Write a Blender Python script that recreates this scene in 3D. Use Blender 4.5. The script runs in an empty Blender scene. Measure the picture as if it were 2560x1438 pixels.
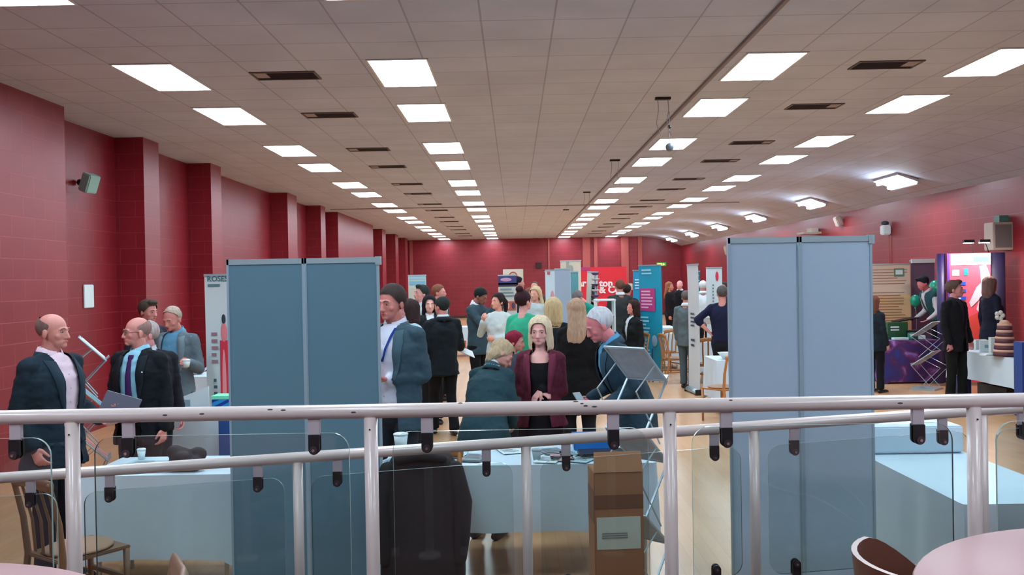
import bpy, bmesh, math, random
from mathutils import Vector, Matrix, noise
from mathutils.bvhtree import BVHTree
random.seed(7)
C = bpy.context.scene.collection
PI = math.pi
def R(a): return math.radians(a)

# ---------------------------------------------------------------- camera
FPX = 2250.0
CAM = Vector((0.0, 0.0, 1.93))
camd = bpy.data.cameras.new('camera')
camd.sensor_width = 36.0
camd.lens = 36.0 * FPX / 2560.0
camd.clip_start = 0.05
camd.clip_end = 200
cam = bpy.data.objects.new('camera', camd)
C.objects.link(cam)
CAMROT = Matrix.Rotation(math.atan(7.0 / FPX), 3, 'Z') @ Matrix.Rotation(R(90) - math.atan(19.0 / FPX), 3, 'X') @ Matrix.Rotation(R(-1.0), 3, 'Z')
cam.matrix_world = Matrix.Translation(CAM) @ CAMROT.to_4x4()
bpy.context.scene.camera = cam

# ---------------------------------------------------------------- world, exposure
sc = bpy.context.scene
w = bpy.data.worlds.new('world')
sc.world = w
w.use_nodes = True
w.node_tree.nodes['Background'].inputs[0].default_value = (0.5, 0.55, 0.65, 1)
w.node_tree.nodes['Background'].inputs[1].default_value = 0.05
sc.view_settings.view_transform = 'Standard'
sc.view_settings.look = 'None'
sc.view_settings.gamma = 1
sc.view_settings.use_curve_mapping = False
sc.view_settings.exposure = 0.38
sc.cycles.use_denoising = True
sc.cycles.max_bounces = 8
sc.cycles.diffuse_bounces = 5
sc.cycles.glossy_bounces = 3
sc.cycles.transparent_max_bounces = 16
sc.cycles.caustics_reflective = False
sc.cycles.caustics_refractive = False
sc.cycles.sample_clamp_indirect = 4.0
PANEL_EMIT = 17.0
TUBE_EMIT = 52.0

# room (metres; the camera stands on the raised platform at the near end)
CEIL = 4.06
LEFT = -5.27      # face of the pilasters
LEFTR = -5.68     # recessed wall
RIGHT = 8.6
FAR = 46.5
BACK = -3.0
PLAT = 0.43

def ray(px, py):
    return CAMROT @ Vector(((px - 1280.0) / FPX, -(py - 719.0) / FPX, -1.0))
def at(px, py, Y):
    """the point at depth Y seen at a pixel of the photograph"""
    d = ray(px, py)
    return CAM + d * (Y / d.y)

# ---------------------------------------------------------------- materials
def lin(c):
    r = []
    for v in c:
        v = v / 255.0
        r.append(v / 12.92 if v <= 0.04045 else ((v + 0.055) / 1.055) ** 2.4)
    return (r[0], r[1], r[2], 1.0)
MATS = {}
def mat(name, col, rough=0.6, metal=0.0, bump=0.0, bscale=200.0, var=0.0, vscale=5.0, emit=0.0, spec=0.5, coat=0.0, stretch=None):
    if name in MATS: return MATS[name]
    m = bpy.data.materials.new(name)
    m.use_nodes = True
    nt = m.node_tree
    b = nt.nodes['Principled BSDF']
    c = lin(col)
    b.inputs['Base Color'].default_value = c
    b.inputs['Roughness'].default_value = rough
    b.inputs['Metallic'].default_value = metal
    b.inputs['Specular IOR Level'].default_value = spec
    if coat: b.inputs['Coat Weight'].default_value = coat
    if emit:
        b.inputs['Emission Color'].default_value = c
        b.inputs['Emission Strength'].default_value = emit
    if var or bump:
        tc = nt.nodes.new('ShaderNodeTexCoord')
        mp = nt.nodes.new('ShaderNodeMapping')
        nt.links.new(tc.outputs['Object'], mp.inputs[0])
        if stretch: mp.inputs['Scale'].default_value = stretch
    if var:
        n = nt.nodes.new('ShaderNodeTexNoise')
        n.inputs['Scale'].default_value = vscale
        n.inputs['Detail'].default_value = 4
        nt.links.new(mp.outputs[0], n.inputs['Vector'])
        mx = nt.nodes.new('ShaderNodeMix'); mx.data_type = 'RGBA'
        mx.inputs[6].default_value = tuple(v * (1 - var) for v in c[:3]) + (1,)
        mx.inputs[7].default_value = tuple(min(1, v * (1 + var)) for v in c[:3]) + (1,)
        nt.links.new(n.outputs['Fac'], mx.inputs[0])
        nt.links.new(mx.outputs[2], b.inputs['Base Color'])
    if bump:
        n2 = nt.nodes.new('ShaderNodeTexNoise')
        n2.inputs['Scale'].default_value = bscale
        n2.inputs['Detail'].default_value = 3
        nt.links.new(mp.outputs[0], n2.inputs['Vector'])
        bp = nt.nodes.new('ShaderNodeBump')
        bp.inputs['Strength'].default_value = bump
        bp.inputs['Distance'].default_value = 0.01
        nt.links.new(n2.outputs['Fac'], bp.inputs['Height'])
        nt.links.new(bp.outputs[0], b.inputs['Normal'])
    MATS[name] = m
    return m
def uvmat(name, build):
    if name in MATS: return MATS[name]
    m = bpy.data.materials.new(name); m.use_nodes = True
    build(m.node_tree, m.node_tree.nodes['Principled BSDF'])
    MATS[name] = m
    return m
def brick_mat(name, c1, c2, mortar, bw, bh, msize, rough, bumpd=0.3, offset=0.5):
    def f(nt, b):
        tc = nt.nodes.new('ShaderNodeTexCoord')
        br = nt.nodes.new('ShaderNodeTexBrick')
        br.inputs['Scale'].default_value = 1.0
        br.inputs['Brick Width'].default_value = bw
        br.inputs['Row Height'].default_value = bh
        br.inputs['Mortar Size'].default_value = msize
        br.inputs['Mortar Smooth'].default_value = 0.3
        br.offset = offset
        br.inputs['Color1'].default_value = lin(c1)
        br.inputs['Color2'].default_value = lin(c2)
        br.inputs['Mortar'].default_value = lin(mortar)
        nt.links.new(tc.outputs['UV'], br.inputs['Vector'])
        n = nt.nodes.new('ShaderNodeTexNoise'); n.inputs['Scale'].default_value = 1.3; n.inputs['Detail'].default_value = 5
        nt.links.new(tc.outputs['UV'], n.inputs['Vector'])
        mx = nt.nodes.new('ShaderNodeMix'); mx.data_type = 'RGBA'; mx.blend_type = 'MULTIPLY'
        cr = nt.nodes.new('ShaderNodeValToRGB')
        cr.color_ramp.elements[0].position = 0.3; cr.color_ramp.elements[0].color = (.86, .86, .86, 1)
        cr.color_ramp.elements[1].position = 0.7; cr.color_ramp.elements[1].color = (1, 1, 1, 1)
        nt.links.new(n.outputs['Fac'], cr.inputs[0])
        mx.inputs[0].default_value = 1
        nt.links.new(br.outputs['Color'], mx.inputs[6]); nt.links.new(cr.outputs[0], mx.inputs[7])
        nt.links.new(mx.outputs[2], b.inputs['Base Color'])
        b.inputs['Roughness'].default_value = rough
        bp = nt.nodes.new('ShaderNodeBump'); bp.inputs['Strength'].default_value = bumpd; bp.inputs['Distance'].default_value = 0.004
        bp.invert = True
        nt.links.new(br.outputs['Fac'], bp.inputs['Height']); nt.links.new(bp.outputs[0], b.inputs['Normal'])
    return uvmat(name, f)
M_WALL = brick_mat('red painted blockwork', (138, 30, 44), (132, 27, 40), (150, 48, 62), 0.45, 0.225, 0.006, 0.40)
M_CEIL = brick_mat('ceiling tiles', (196, 212, 238), (192, 208, 234), (162, 172, 196), 0.6, 0.6, 0.009, 0.75, 0.15, 0.0)
M_FLOOR = brick_mat('sprung wood floor', (212, 168, 126), (206, 160, 118), (188, 140, 100), 2.4, 0.09, 0.0012, 0.25, 0.05)
M_PLATF = mat('platform carpet', (92, 60, 64), 0.9, bump=0.4, bscale=300, var=0.2, vscale=60)
M_RAIL = mat('cream rail paint', (208, 196, 192), 0.28, var=0.06, vscale=3, coat=0.3)
M_RAIL2 = mat('grey pink tab paint', (184, 174, 182), 0.4)
M_BLACK = mat('black rubber', (20, 19, 24), 0.5)
M_STEEL = mat('steel', (185, 190, 195), 0.3, 1.0)
M_ALU = mat('silver aluminium', (172, 196, 206), 0.35, 0.6)
M_CLOTH = mat('white tablecloth', (196, 218, 232), 0.85, bump=0.15, bscale=500, var=0.03, vscale=2)
M_PAPER = mat('white paper', (214, 232, 236), 0.6)
M_WOODD = mat('dark oak chair wood', (112, 84, 62), 0.4, var=0.15, vscale=9, stretch=(1, 1, .2))
M_WOODC = mat('beech chair wood', (176, 122, 72), 0.4, var=0.15, vscale=9, stretch=(1, 1, .2))
M_SEATC = mat('fawn seat pad', (154, 122, 100), 0.8, bump=.2)
M_FELTG = mat('grey blue felt', (94, 132, 152), 0.95, bump=0.35, bscale=900, var=0.05, vscale=300)
M_FELTL = mat('light blue grey felt', (166, 190, 212), 0.95, bump=0.35, bscale=900, var=0.05, vscale=300)
def glass_mat():
    m = bpy.data.materials.new('clear screen glass'); m.use_nodes = True
    nt = m.node_tree; nt.nodes.clear()
    o = nt.nodes.new('ShaderNodeOutputMaterial')
    t = nt.nodes.new('ShaderNodeBsdfTransparent'); t.inputs[0].default_value = (0.90, 0.935, 0.93, 1)
    g = nt.nodes.new('ShaderNodeBsdfGlossy'); g.inputs['Roughness'].default_value = 0.03
    fr = nt.nodes.new('ShaderNodeFresnel'); fr.inputs[0].default_value = 1.45
    mx = nt.nodes.new('ShaderNodeMixShader')
    nt.links.new(fr.outputs[0], mx.inputs[0]); nt.links.new(t.outputs[0], mx.inputs[1]); nt.links.new(g.outputs[0], mx.inputs[2])
    nt.links.new(mx.outputs[0], o.inputs[0])
    return m
M_GLASS = glass_mat()
M_GEDGE = mat('glass edge', (150, 176, 172), 0.15, 0.0)
M_LIGHT = mat('light diffuser', (228, 243, 255), 0.5, emit=PANEL_EMIT)
M_TUBE = mat('wall washer tube', (230, 243, 255), 0.5, emit=TUBE_EMIT)

# ---------------------------------------------------------------- mesh helpers
class MB:
    def __init__(s): s.v = []; s.f = []; s.mi = []; s.cur = 0
    def add(s, vs, fs, M=None):
        o = len(s.v)
        for p in vs:
            p = Vector(p)
            s.v.append(M @ p if M is not None else p)
        for f in fs:
            s.f.append([i + o for i in f]); s.mi.append(s.cur)
    def box(s, a, b, M=None):
        x0, y0, z0 = a; x1, y1, z1 = b
        if x0 > x1: x0, x1 = x1, x0
        if y0 > y1: y0, y1 = y1, y0
        if z0 > z1: z0, z1 = z1, z0
        s.add([(x0, y0, z0), (x1, y0, z0), (x1, y1, z0), (x0, y1, z0), (x0, y0, z1), (x1, y0, z1), (x1, y1, z1), (x0, y1, z1)],
              [(0, 3, 2, 1), (4, 5, 6, 7), (0, 1, 5, 4), (1, 2, 6, 5), (2, 3, 7, 6), (3, 0, 4, 7)], M)
    def loft(s, pts, rads, n=14, ref=(1, 0, 0), cap=True, M=None):
        pts = [Vector(p) for p in pts]
        rads = [(r, r) if not isinstance(r, (tuple, list)) else r for r in rads]
        if cap:
            t0 = (pts[0] - pts[1]).normalized(); t1 = (pts[-1] - pts[-2]).normalized()
            r0 = min(rads[0]); r1 = min(rads[-1])
            a0 = pts[0].copy(); a1 = pts[-1].copy(); q0 = rads[0]; q1 = rads[-1]
            pre = []; prer = []
            for k in (0.97, 0.75, 0.42):
                c = math.sqrt(max(0, 1 - k * k))
                pre.append(a0 + t0 * r0 * k); prer.append((q0[0] - r0 + r0 * c, q0[1] - r0 + r0 * c))
            post = []; postr = []
            for k in (0.42, 0.75, 0.97):
                c = math.sqrt(max(0, 1 - k * k))
                post.append(a1 + t1 * r1 * k); postr.append((q1[0] - r1 + r1 * c, q1[1] - r1 + r1 * c))
            pts = pre + pts + post; rads = prer + rads + postr
        o = len(s.v); N = len(pts)
        X = Vector(ref)
        for i in range(N):
            t = (pts[min(i + 1, N - 1)] - pts[max(i - 1, 0)])
            if t.length < 1e-9: t = Vector((0, 0, 1))
            t.normalize()
            x = X - t * X.dot(t)
            if x.length < 1e-3: x = t.orthogonal()
            x.normalize(); y = t.cross(x); X = x
            for k in range(n):
                a = 2 * PI * k / n
                p = pts[i] + x * (math.cos(a) * rads[i][0]) + y * (math.sin(a) * rads[i][1])
                s.v.append(M @ p if M is not None else p)
        for i in range(N - 1):
            for k in range(n):
                a = o + i * n + k; b = o + i * n + (k + 1) % n
                s.f.append([a, b, b + n, a + n]); s.mi.append(s.cur)
        s.f.append([o + k for k in range(n)][::-1]); s.mi.append(s.cur)
        s.f.append([o + (N - 1) * n + k for k in range(n)]); s.mi.append(s.cur)
    def tube(s, a, b, r, n=10, M=None): s.loft([a, b], [r, r], n, cap=False, M=M)
    def ell(s, c, r, M=None, nu=16, nv=10):
        c = Vector(c)
        if not isinstance(r, (tuple, list)): r = (r, r, r)
        o = len(s.v)
        vs = [(0, 0, -1)]
        for j in range(1, nv):
            th = PI * j / nv - PI / 2
            for i in range(nu):
                ph = 2 * PI * i / nu
                vs.append((math.cos(th) * math.cos(ph), math.cos(th) * math.sin(ph), math.sin(th)))
        vs.append((0, 0, 1))
        fs = []
        for i in range(nu):
            fs.append((0, 1 + (i + 1) % nu, 1 + i))
            for j in range(nv - 2):
                a = 1 + j * nu + i; b = 1 + j * nu + (i + 1) % nu
                fs.append((a, b, b + nu, a + nu))
            a = 1 + (nv - 2) * nu
            fs.append((a + i, a + (i + 1) % nu, len(vs) - 1))
        T = M if M is not None else Matrix.Identity(4)
        s.add([T @ (c + Vector((v[0] * r[0], v[1] * r[1], v[2] * r[2]))) for v in vs], fs)
    def prism(s, poly, z0, z1, M=None):
        n = len(poly)
        s.add([(p[0], p[1], z0) for p in poly] + [(p[0], p[1], z1) for p in poly],
              [list(range(n))[::-1], list(range(n, 2 * n))] + [(i, (i + 1) % n, n + (i + 1) % n, n + i) for i in range(n)], M)
    def mesh(s, name, mats, smooth=False):
        me = bpy.data.meshes.new(name)
        me.from_pydata([tuple(v) for v in s.v], [], s.f)
        if not isinstance(mats, (list, tuple)): mats = [mats]
        for m in mats: me.materials.append(m)
        if len(mats) > 1: me.polygons.foreach_set('material_index', s.mi)
        if smooth: me.polygons.foreach_set('use_smooth', [True] * len(me.polygons))
        me.update()
        return me
def link(name, me, parent=None, M=None):
    o = bpy.data.objects.new(name, me); C.objects.link(o)
    if parent: o.parent = parent
    if M is not None: o.matrix_local = M
    return o
def obj(name, mb, mats, parent=None, smooth=False, bevel=0.0):
    o = link(name, mb.mesh(name, mats, smooth), parent)
    if bevel:
        bm = bmesh.new(); bm.from_mesh(o.data)
        bmesh.ops.bevel(bm, geom=[e for e in bm.edges], offset=bevel, segments=2, affect='EDGES', clamp_overlap=True)
        bm.to_mesh(o.data); bm.free()
    return o
def smooth_by_angle(o, deg=40):
    me = o.data
    me.polygons.foreach_set('use_smooth', [True] * len(me.polygons))
    try: me.set_sharp_from_angle(angle=R(deg))
    except Exception: pass
def tag(o, label, cat, group=None, kind=None):
    o['label'] = label; o['category'] = cat
    if group: o['group'] = group
    if kind: o['kind'] = kind
    return o
def empty(name, label, cat, loc=(0, 0, 0), rz=0.0, group=None):
    o = bpy.data.objects.new(name, None); C.objects.link(o)
    o.empty_display_size = 0.1
    o.location = loc; o.rotation_euler = (0, 0, rz)
    return tag(o, label, cat, group)
def uv_metres(me):
    uv = me.uv_layers.new(name='UVMap')
    for p in me.polygons:
        n = p.normal
        for li in p.loop_indices:
            v = me.vertices[me.loops[li].vertex_index].co
            if abs(n.z) > 0.5: uv.data[li].uv = (v.x, v.y)
            elif abs(n.x) > abs(n.y): uv.data[li].uv = (v.y, v.z)
            else: uv.data[li].uv = (v.x, v.z)
def struct(name, mb, m, parent=None):
    o = obj(name, mb, m, parent); uv_metres(o.data); o['kind'] = 'structure'
    return o
def copy_tree(o, parent=None):
    c = o.copy(); C.objects.link(c)
    if parent: c.parent = parent
    for ch in list(o.children): copy_tree(ch, c)
    return c
def text_mesh(s, size, mat_, name='lettering', parent=None, M=None, depth=0.001, align='CENTER', bold=0.0):
    cu = bpy.data.curves.new('t', 'FONT'); cu.body = s; cu.size = size; cu.extrude = depth; cu.align_x = align
    cu.offset = bold; cu.resolution_u = 3
    to = bpy.data.objects.new('t', cu); C.objects.link(to)
    dg = bpy.context.evaluated_depsgraph_get()
    me = bpy.data.meshes.new_from_object(to.evaluated_get(dg))
    bpy.data.objects.remove(to); me.materials.clear(); me.materials.append(mat_)
    return link(name, me, parent, M)

# ================================================================ the room
def build_room():
    mb = MB(); mb.box((LEFTR - 0.3, BACK, -0.2), (RIGHT + 0.3, FAR + 0.3, 0)); f = struct('floor', mb, M_FLOOR)
    uv = f.data.uv_layers[0]
    for d in uv.data: d.uv = (d.uv[1], d.uv[0])        # boards run down the hall
    # flat ceiling, offset so that the tile joints fall on the light panels
    mb = MB(); mb.box((LEFTR - 0.3, BACK, CEIL), (6.6, FAR + 0.3, CEIL + 0.2)); c = struct('ceiling', mb, M_CEIL)
    for d in c.data.uv_layers[0].data: d.uv = (d.uv[0] + 3.84 + 0.6 * 10, d.uv[1] - 8.6 + 0.6 * 40)
    # coved ceiling strip falling to the right wall
    pts = []
    for k in range(11):
        t = k / 10.0
        pts.append((6.6 + (RIGHT - 6.6) * t, CEIL - 0.52 * (0.35 * t + 0.65 * t * t)))
    mb = MB()
    for k in range(10):
        a, b = pts[k], pts[k + 1]
        mb.add([(a[0], BACK, a[1]), (b[0], BACK, b[1]), (b[0], FAR, b[1]), (a[0], FAR, a[1]),
                (a[0], BACK, a[1] + .15), (b[0], BACK, b[1] + .15), (b[0], FAR, b[1] + .15), (a[0], FAR, a[1] + .15)],
               [(0, 3, 2, 1), (4, 5, 6, 7), (0, 1, 5, 4), (1, 2, 6, 5), (2, 3, 7, 6), (3, 0, 4, 7)])
    o = struct('ceiling_cove', mb, M_CEIL)
    # left wall with its pilasters
    mb = MB(); mb.box((LEFTR - 0.3, BACK, 0), (LEFTR, FAR, CEIL))
    for a, b in ((BACK, 10.6), (12.85, 13.4), (15.7, 16.25), (21.0, 21.9), (24.6, 25.2), (27.0, 33.7), (36, 37), (40, 41), (43.6, 44.6)):
        mb.box((LEFTR - 0.05, a, 0), (LEFT, b, CEIL))
    struct('wall_left', mb, M_WALL)
    mb = MB(); mb.box((RIGHT, BACK, 0), (RIGHT + 0.3, FAR, CEIL)); struct('wall_right', mb, M_WALL)
    mb = MB(); mb.box((LEFTR - .3, FAR, 0), (RIGHT + .3, FAR + 0.3, CEIL)); struct('wall_far', mb, M_WALL)
    mb = MB(); mb.box((LEFTR - .3, BACK - .3, 0), (RIGHT + .3, BACK, CEIL)); struct('wall_back', mb, mat('back wall paint', (120, 84, 84), .8))
    # pale vertical strips on the far wall
    ms = mat('faded red strip', (170, 84, 80), .7)
    for k, (px, wd) in enumerate(((1028, .22), (1372, .12), (1466, .55), (1489, .25), (1562, .55), (1600, .3))):
        p = at(px, 640, FAR)
        mb = MB(); mb.box((p.x - wd * .35, FAR - .06, 0), (p.x + wd * .35, FAR + .01, CEIL - .02)); struct('trim_%d' % (k + 1), mb, ms)
    mb = MB(); mb.box((LEFT, FAR - .05, 0), (RIGHT, FAR, .12)); struct('baseboard_far', mb, mat('dark skirting', (70, 36, 34), .5))
    mb = MB(); mb.box((RIGHT - .03, BACK, 0), (RIGHT, FAR, .12)); struct('baseboard_right', mb, MATS['dark skirting'])
    # platform and ramp under the camera
    mb = MB(); mb.box((LEFT, BACK, 0), (RIGHT, 3.12, PLAT)); struct('platform_floor', mb, M_PLATF)
    mb = MB()
    x0, x1 = -3.6, 3.6
    def rz(x): return RZ(x) - 1.0
    mb.add([(x0, 3.12, 0), (x1, 3.12, 0), (x1, 4.05, 0), (x0, 4.05, 0), (x0, 3.12, max(.02, rz(x0))), (x1, 3.12, rz(x1)), (x1, 4.05, rz(x1)), (x0, 4.05, max(.02, rz(x0)))],
           [(0, 3, 2, 1), (4, 5, 6, 7), (0, 1, 5, 4), (1, 2, 6, 5), (2, 3, 7, 6), (3, 0, 4, 7)])
    struct('ramp_floor', mb, M_PLATF)
def RZ(x): return 1.215 + 0.0518 * x
build_room()

ORD = ['nearest', 'second', 'third', 'fourth', 'fifth', 'sixth', 'seventh', 'eighth', 'ninth', 'tenth', 'eleventh', 'twelfth', 'thirteenth', 'fourteenth', 'fifteenth', 'sixteenth']
# ---------------------------------------------------------------- ceiling lights
def build_lights():
    proto = empty('ceiling_light', 'x', 'ceiling light')
    mb = MB()
    for a, b in (((0, 0), (.6, .02)), ((0, 1.18), (.6, 1.2)), ((0, .02), (.02, 1.18)), ((.58, .02), (.6, 1.18))):
        mb.box((a[0], a[1], -.012), (b[0], b[1], .01))
    obj('frame', mb, mat('white metal trim', (215, 220, 224), .5), proto)
    mb = MB(); mb.box((.02, .02, -.008), (.58, 1.18, 0.0)); obj('diffuser', mb, M_LIGHT, proto)
    rows = ((-3.84, 'row nearest the left wall'), (-1.39, 'inner left row'), (2.25, 'inner right row'), (4.66, 'outer right row'))
    ys = []
    y = -1.8
    while y < FAR - 1.3:
        ys.append(y)
        if y + 2.17 < FAR - 1.3: ys.append(y + 2.17)
        y += 5.2
    ys = [v for v in ys if v > -2.5]
    first = True
    for X, rn in rows:
        k = 0
        for Y in ys:
            o = proto if first else copy_tree(proto); first = False
            o.location = (X, Y, CEIL)
            vis = Y > 8
            if vis: lab = 'bright white light panel, %s from the front in the %s' % (ORD[min(k, 15)], rn); k += 1
            else: lab = 'white ceiling light panel above the platform at %d metres in the %s' % (round(Y * 10) if Y < 0 else round(Y), rn)
            if not vis: lab = 'white light panel over the platform, %s of the %s' % (['furthest back', 'middle back', 'middle', 'middle front', 'front'][ys.index(Y) % 5], rn)
            tag(o, lab, 'ceiling light', 'light panels in the ' + rn)
    # vents
    proto = empty('ceiling_vent', 'x', 'vent')
    mb = MB()
    for a, b in (((-.33, -.17), (.33, -.15)), ((-.33, .15), (.33, .17)), ((-.33, -.15), (-.31, .15)), ((.31, -.15), (.33, .15))):
        mb.box((a[0], a[1], -.012), (b[0], b[1], .01))
    obj('frame', mb, mat('dark vent frame', (92, 86, 92), .6), proto)
    mb = MB(); mb.box((-.31, -.15, -.002), (.31, .15, .0)); obj('opening', mb, mat('vent darkness', (38, 35, 42), .9), proto)
    mb = MB()
    for k in range(7):
        yy = -.13 + k * .043
        mb.box((-.31, yy, -.010), (.31, yy + .008, -.003))
    obj('slats', mb, mat('vent slats', (58, 54, 62), .6), proto)
    mb = MB(); mb.box((-.3, -.14, -.012), (-.17, .06, -.004)); obj('cover_plate', mb, mat('vent cover plate', (150, 144, 148), .6), proto)
    first = True
    for X, side in ((-2.3, 'left'), (3.82, 'right')):
        k = 0
        for i in range(8):
            for dd in (0, 2.2):
                Y = 9.2 + 5.2 * i + dd
                if Y > 44: continue
                o = proto if first else copy_tree(proto); first = False
                o.location = (X, Y, CEIL)
                if side == 'right': o.scale = (-1, 1, 1)
                tag(o, 'dark rectangular ceiling vent, %s from the front between the %s pair of light rows' % (ORD[min(k, 15)], side), 'vent', 'ceiling vents'); k += 1
    # conduit along the ceiling
    mb = MB(); mb.box((2.105, 0, CEIL - .030), (2.14, 45, CEIL - .003)); o = obj('cable_trunking', mb, mat('grey trunking', (128, 124, 132), .6))
    tag(o, 'long thin grey cable trunking running down the ceiling beside the inner right light row', 'trunking')
    # cross joint far down the hall
    for Y in (25.9,):
        mb = MB(); mb.box((LEFT, Y, CEIL - .02), (6.5, Y + .06, CEIL + .01)); o = obj('trim_20', mb, MATS['grey trunking']); o['kind'] = 'structure'
    # wall washers on the cove
    proto = empty('wall_washer_light', 'x', 'light')
    ang = math.atan(0.36)
    M = Matrix.Rotation(ang, 4, 'Y')
    mb = MB(); mb.box((-.22, -.62, .0), (.22, .62, .05), M); obj('housing', mb, mat('washer housing', (205, 210, 214), .5), proto)
    mb = MB()
    for x in (-.12, .12): mb.loft([M @ Vector((x, -.55, -.03)), M @ Vector((x, .55, -.03))], [.035, .035], 10)
    obj('tube', mb, M_TUBE, proto)
    mb = MB(); mb.box((.19, -.62, -.05), (.235, .62, .06), M); obj('reflector', mb, MATS['washer housing'], proto)
    for k, (px, py, Y) in enumerate(((2258, 455, 18.3), (2032, 510, 23.5), (1890, 545, 28.9), (1798, 568, 34.0), (1722, 586, 39.3), (1676, 600, 44.3))):
        o = proto if k == 0 else copy_tree(proto)
        X = 7.75
        t = (X - 6.6) / 2.0
        o.location = (X, Y, CEIL - 0.52 * (0.35 * t + 0.65 * t * t) - .06)
        tag(o, 'glaring twin tube light on the sloping ceiling edge, %s one along the right wall' % ORD[k], 'light', 'twin tube lights along the right wall')
    # near one above the frame keeps the right wall lit
    # hanging ceiling fittings
    mb = MB()
    for k, (px, py) in enumerate(((1657, 246), (1537, 399), (1467, 478), (1415, 521))):
        Y = 2.13 * FPX / (695 - py)
        X = at(px, py, Y).x
        t = empty('ceiling_hook_plate', ['black ceiling plate with two hanging cords, nearest of the row', 'small black ceiling plate with thin hanging cords, second', 'small dark ceiling plate with a short cord, third down the hall', 'tiny brown ceiling plate furthest down the hall'][k], 'ceiling fitting', (X, Y, CEIL))
        mb = MB(); mb.box((-.09, -.03, -.03), (.09, .03, 0)); obj('plate', mb, M_BLACK, t)
        mb = MB()
        if k < 3:
            for sx in (-.06, .06):
                pts = [(sx + .03 * math.sin(q * 1.3) * (q / 6), 0, -.03 - .07 * q) for q in range(7)]
                mb.loft(pts, [.004] * 7, 6)
            obj('cord', mb, mat('grey cord', (120, 112, 118), .7), t)
    p = at(1674, 368, 11.6)
    t = empty('hanging_ball', 'small grey ball hanging on a thin cord from the ceiling before a light panel', 'hanging ball', (p.x, 11.6, p.z))
    mb = MB(); mb.ell((0, 0, 0), .055); obj('ball', mb, mat('grey ball', (96, 112, 124), .4), t, True)
    mb = MB(); mb.loft([(0, 0, .05), (0, 0, CEIL - p.z)], [.005, .005], 6, cap=False); obj('cord', mb, MATS['grey cord'], t)
    mb = MB(); mb.ell((0, 0, .26), .025); obj('hook', mb, M_BLACK, t, True)
build_lights()

# ---------------------------------------------------------------- railings
def rounded_quad(x0, x1, zt0, zt1, zb0, zb1, r, n=6):
    pts = []
    def arc(cx, cz, a0):
        for k in range(n + 1):
            a = a0 + PI / 2 * k / n
            pts.append((cx + r * math.cos(a), cz + r * math.sin(a)))
    arc(x1 - r, zt1 - r, 0); arc(x0 + r, zt0 - r, PI / 2); arc(x0 + r, zb0 + r, PI); arc(x1 - r, zb1 + r, 1.5 * PI)
    return pts
def pane(parent, x0, x1, Y, top, bot, th=.010):
    r = .06
    pts = rounded_quad(x0, x1, top(x0), top(x1), bot(x0), bot(x1), r)
    n = len(pts)
    mb = MB()
    mb.add([(p[0], Y - th / 2, p[1]) for p in pts] + [(p[0], Y + th / 2, p[1]) for p in pts], [])
    mb.f.append(list(range(n))); mb.mi.append(0)
    mb.f.append(list(range(n, 2 * n))[::-1]); mb.mi.append(0)
    for i in range(n):
        j = (i + 1) % n
        mb.f.append([j, i, n + i, n + j]); mb.mi.append(1)
    return obj('glass_panel', mb, [M_GLASS, M_GEDGE], parent)
def clip(parent, x, Y, zr, up=1, s=1.0):
    # tab from the rail, black clamp, bolt; up=-1 for a clamp at the pane's foot
    mb = MB(); mb.box((x - .020 * s, Y - .008, zr - up * .056), (x + .020 * s, Y + .008, zr)); t = obj('tab', mb, M_RAIL2, parent, bevel=.002)
    mb = MB()
    pts = []
    for k in range(13):
        a = PI + PI * k / 12
        pts.append((x + .018 * s * math.cos(a), zr - up * (.1 - .018 * math.sin(a))))
    pts += [(x + .018 * s, zr - up * .052), (x - .018 * s, zr - up * .052)]
    n = len(pts)
    for ya, yb in ((Y - .018, Y - .006), (Y + .006, Y + .018)):
        o = len(mb.v)
        mb.add([(p[0], ya, p[1]) for p in pts] + [(p[0], yb, p[1]) for p in pts], [list(range(n)), list(range(n, 2 * n))[::-1]] + [((i + 1) % n, i, n + i, n + (i + 1) % n) for i in range(n)])
    c = obj('clamp', mb, M_BLACK, parent)
    mb = MB(); mb.tube((x, Y - .026, zr - up * .102), (x, Y + .026, zr - up * .102), .013 * s, 14)
    obj('bolt', mb, mat('dark bolt', (84, 72, 76), .3, .6), c)
    mb = MB(); mb.tube((x, Y - .030, zr - up * .102), (x, Y - .0255, zr - up * .102), .005 * s, 8)
    obj('bolt_head', mb, M_STEEL, c)
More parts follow.
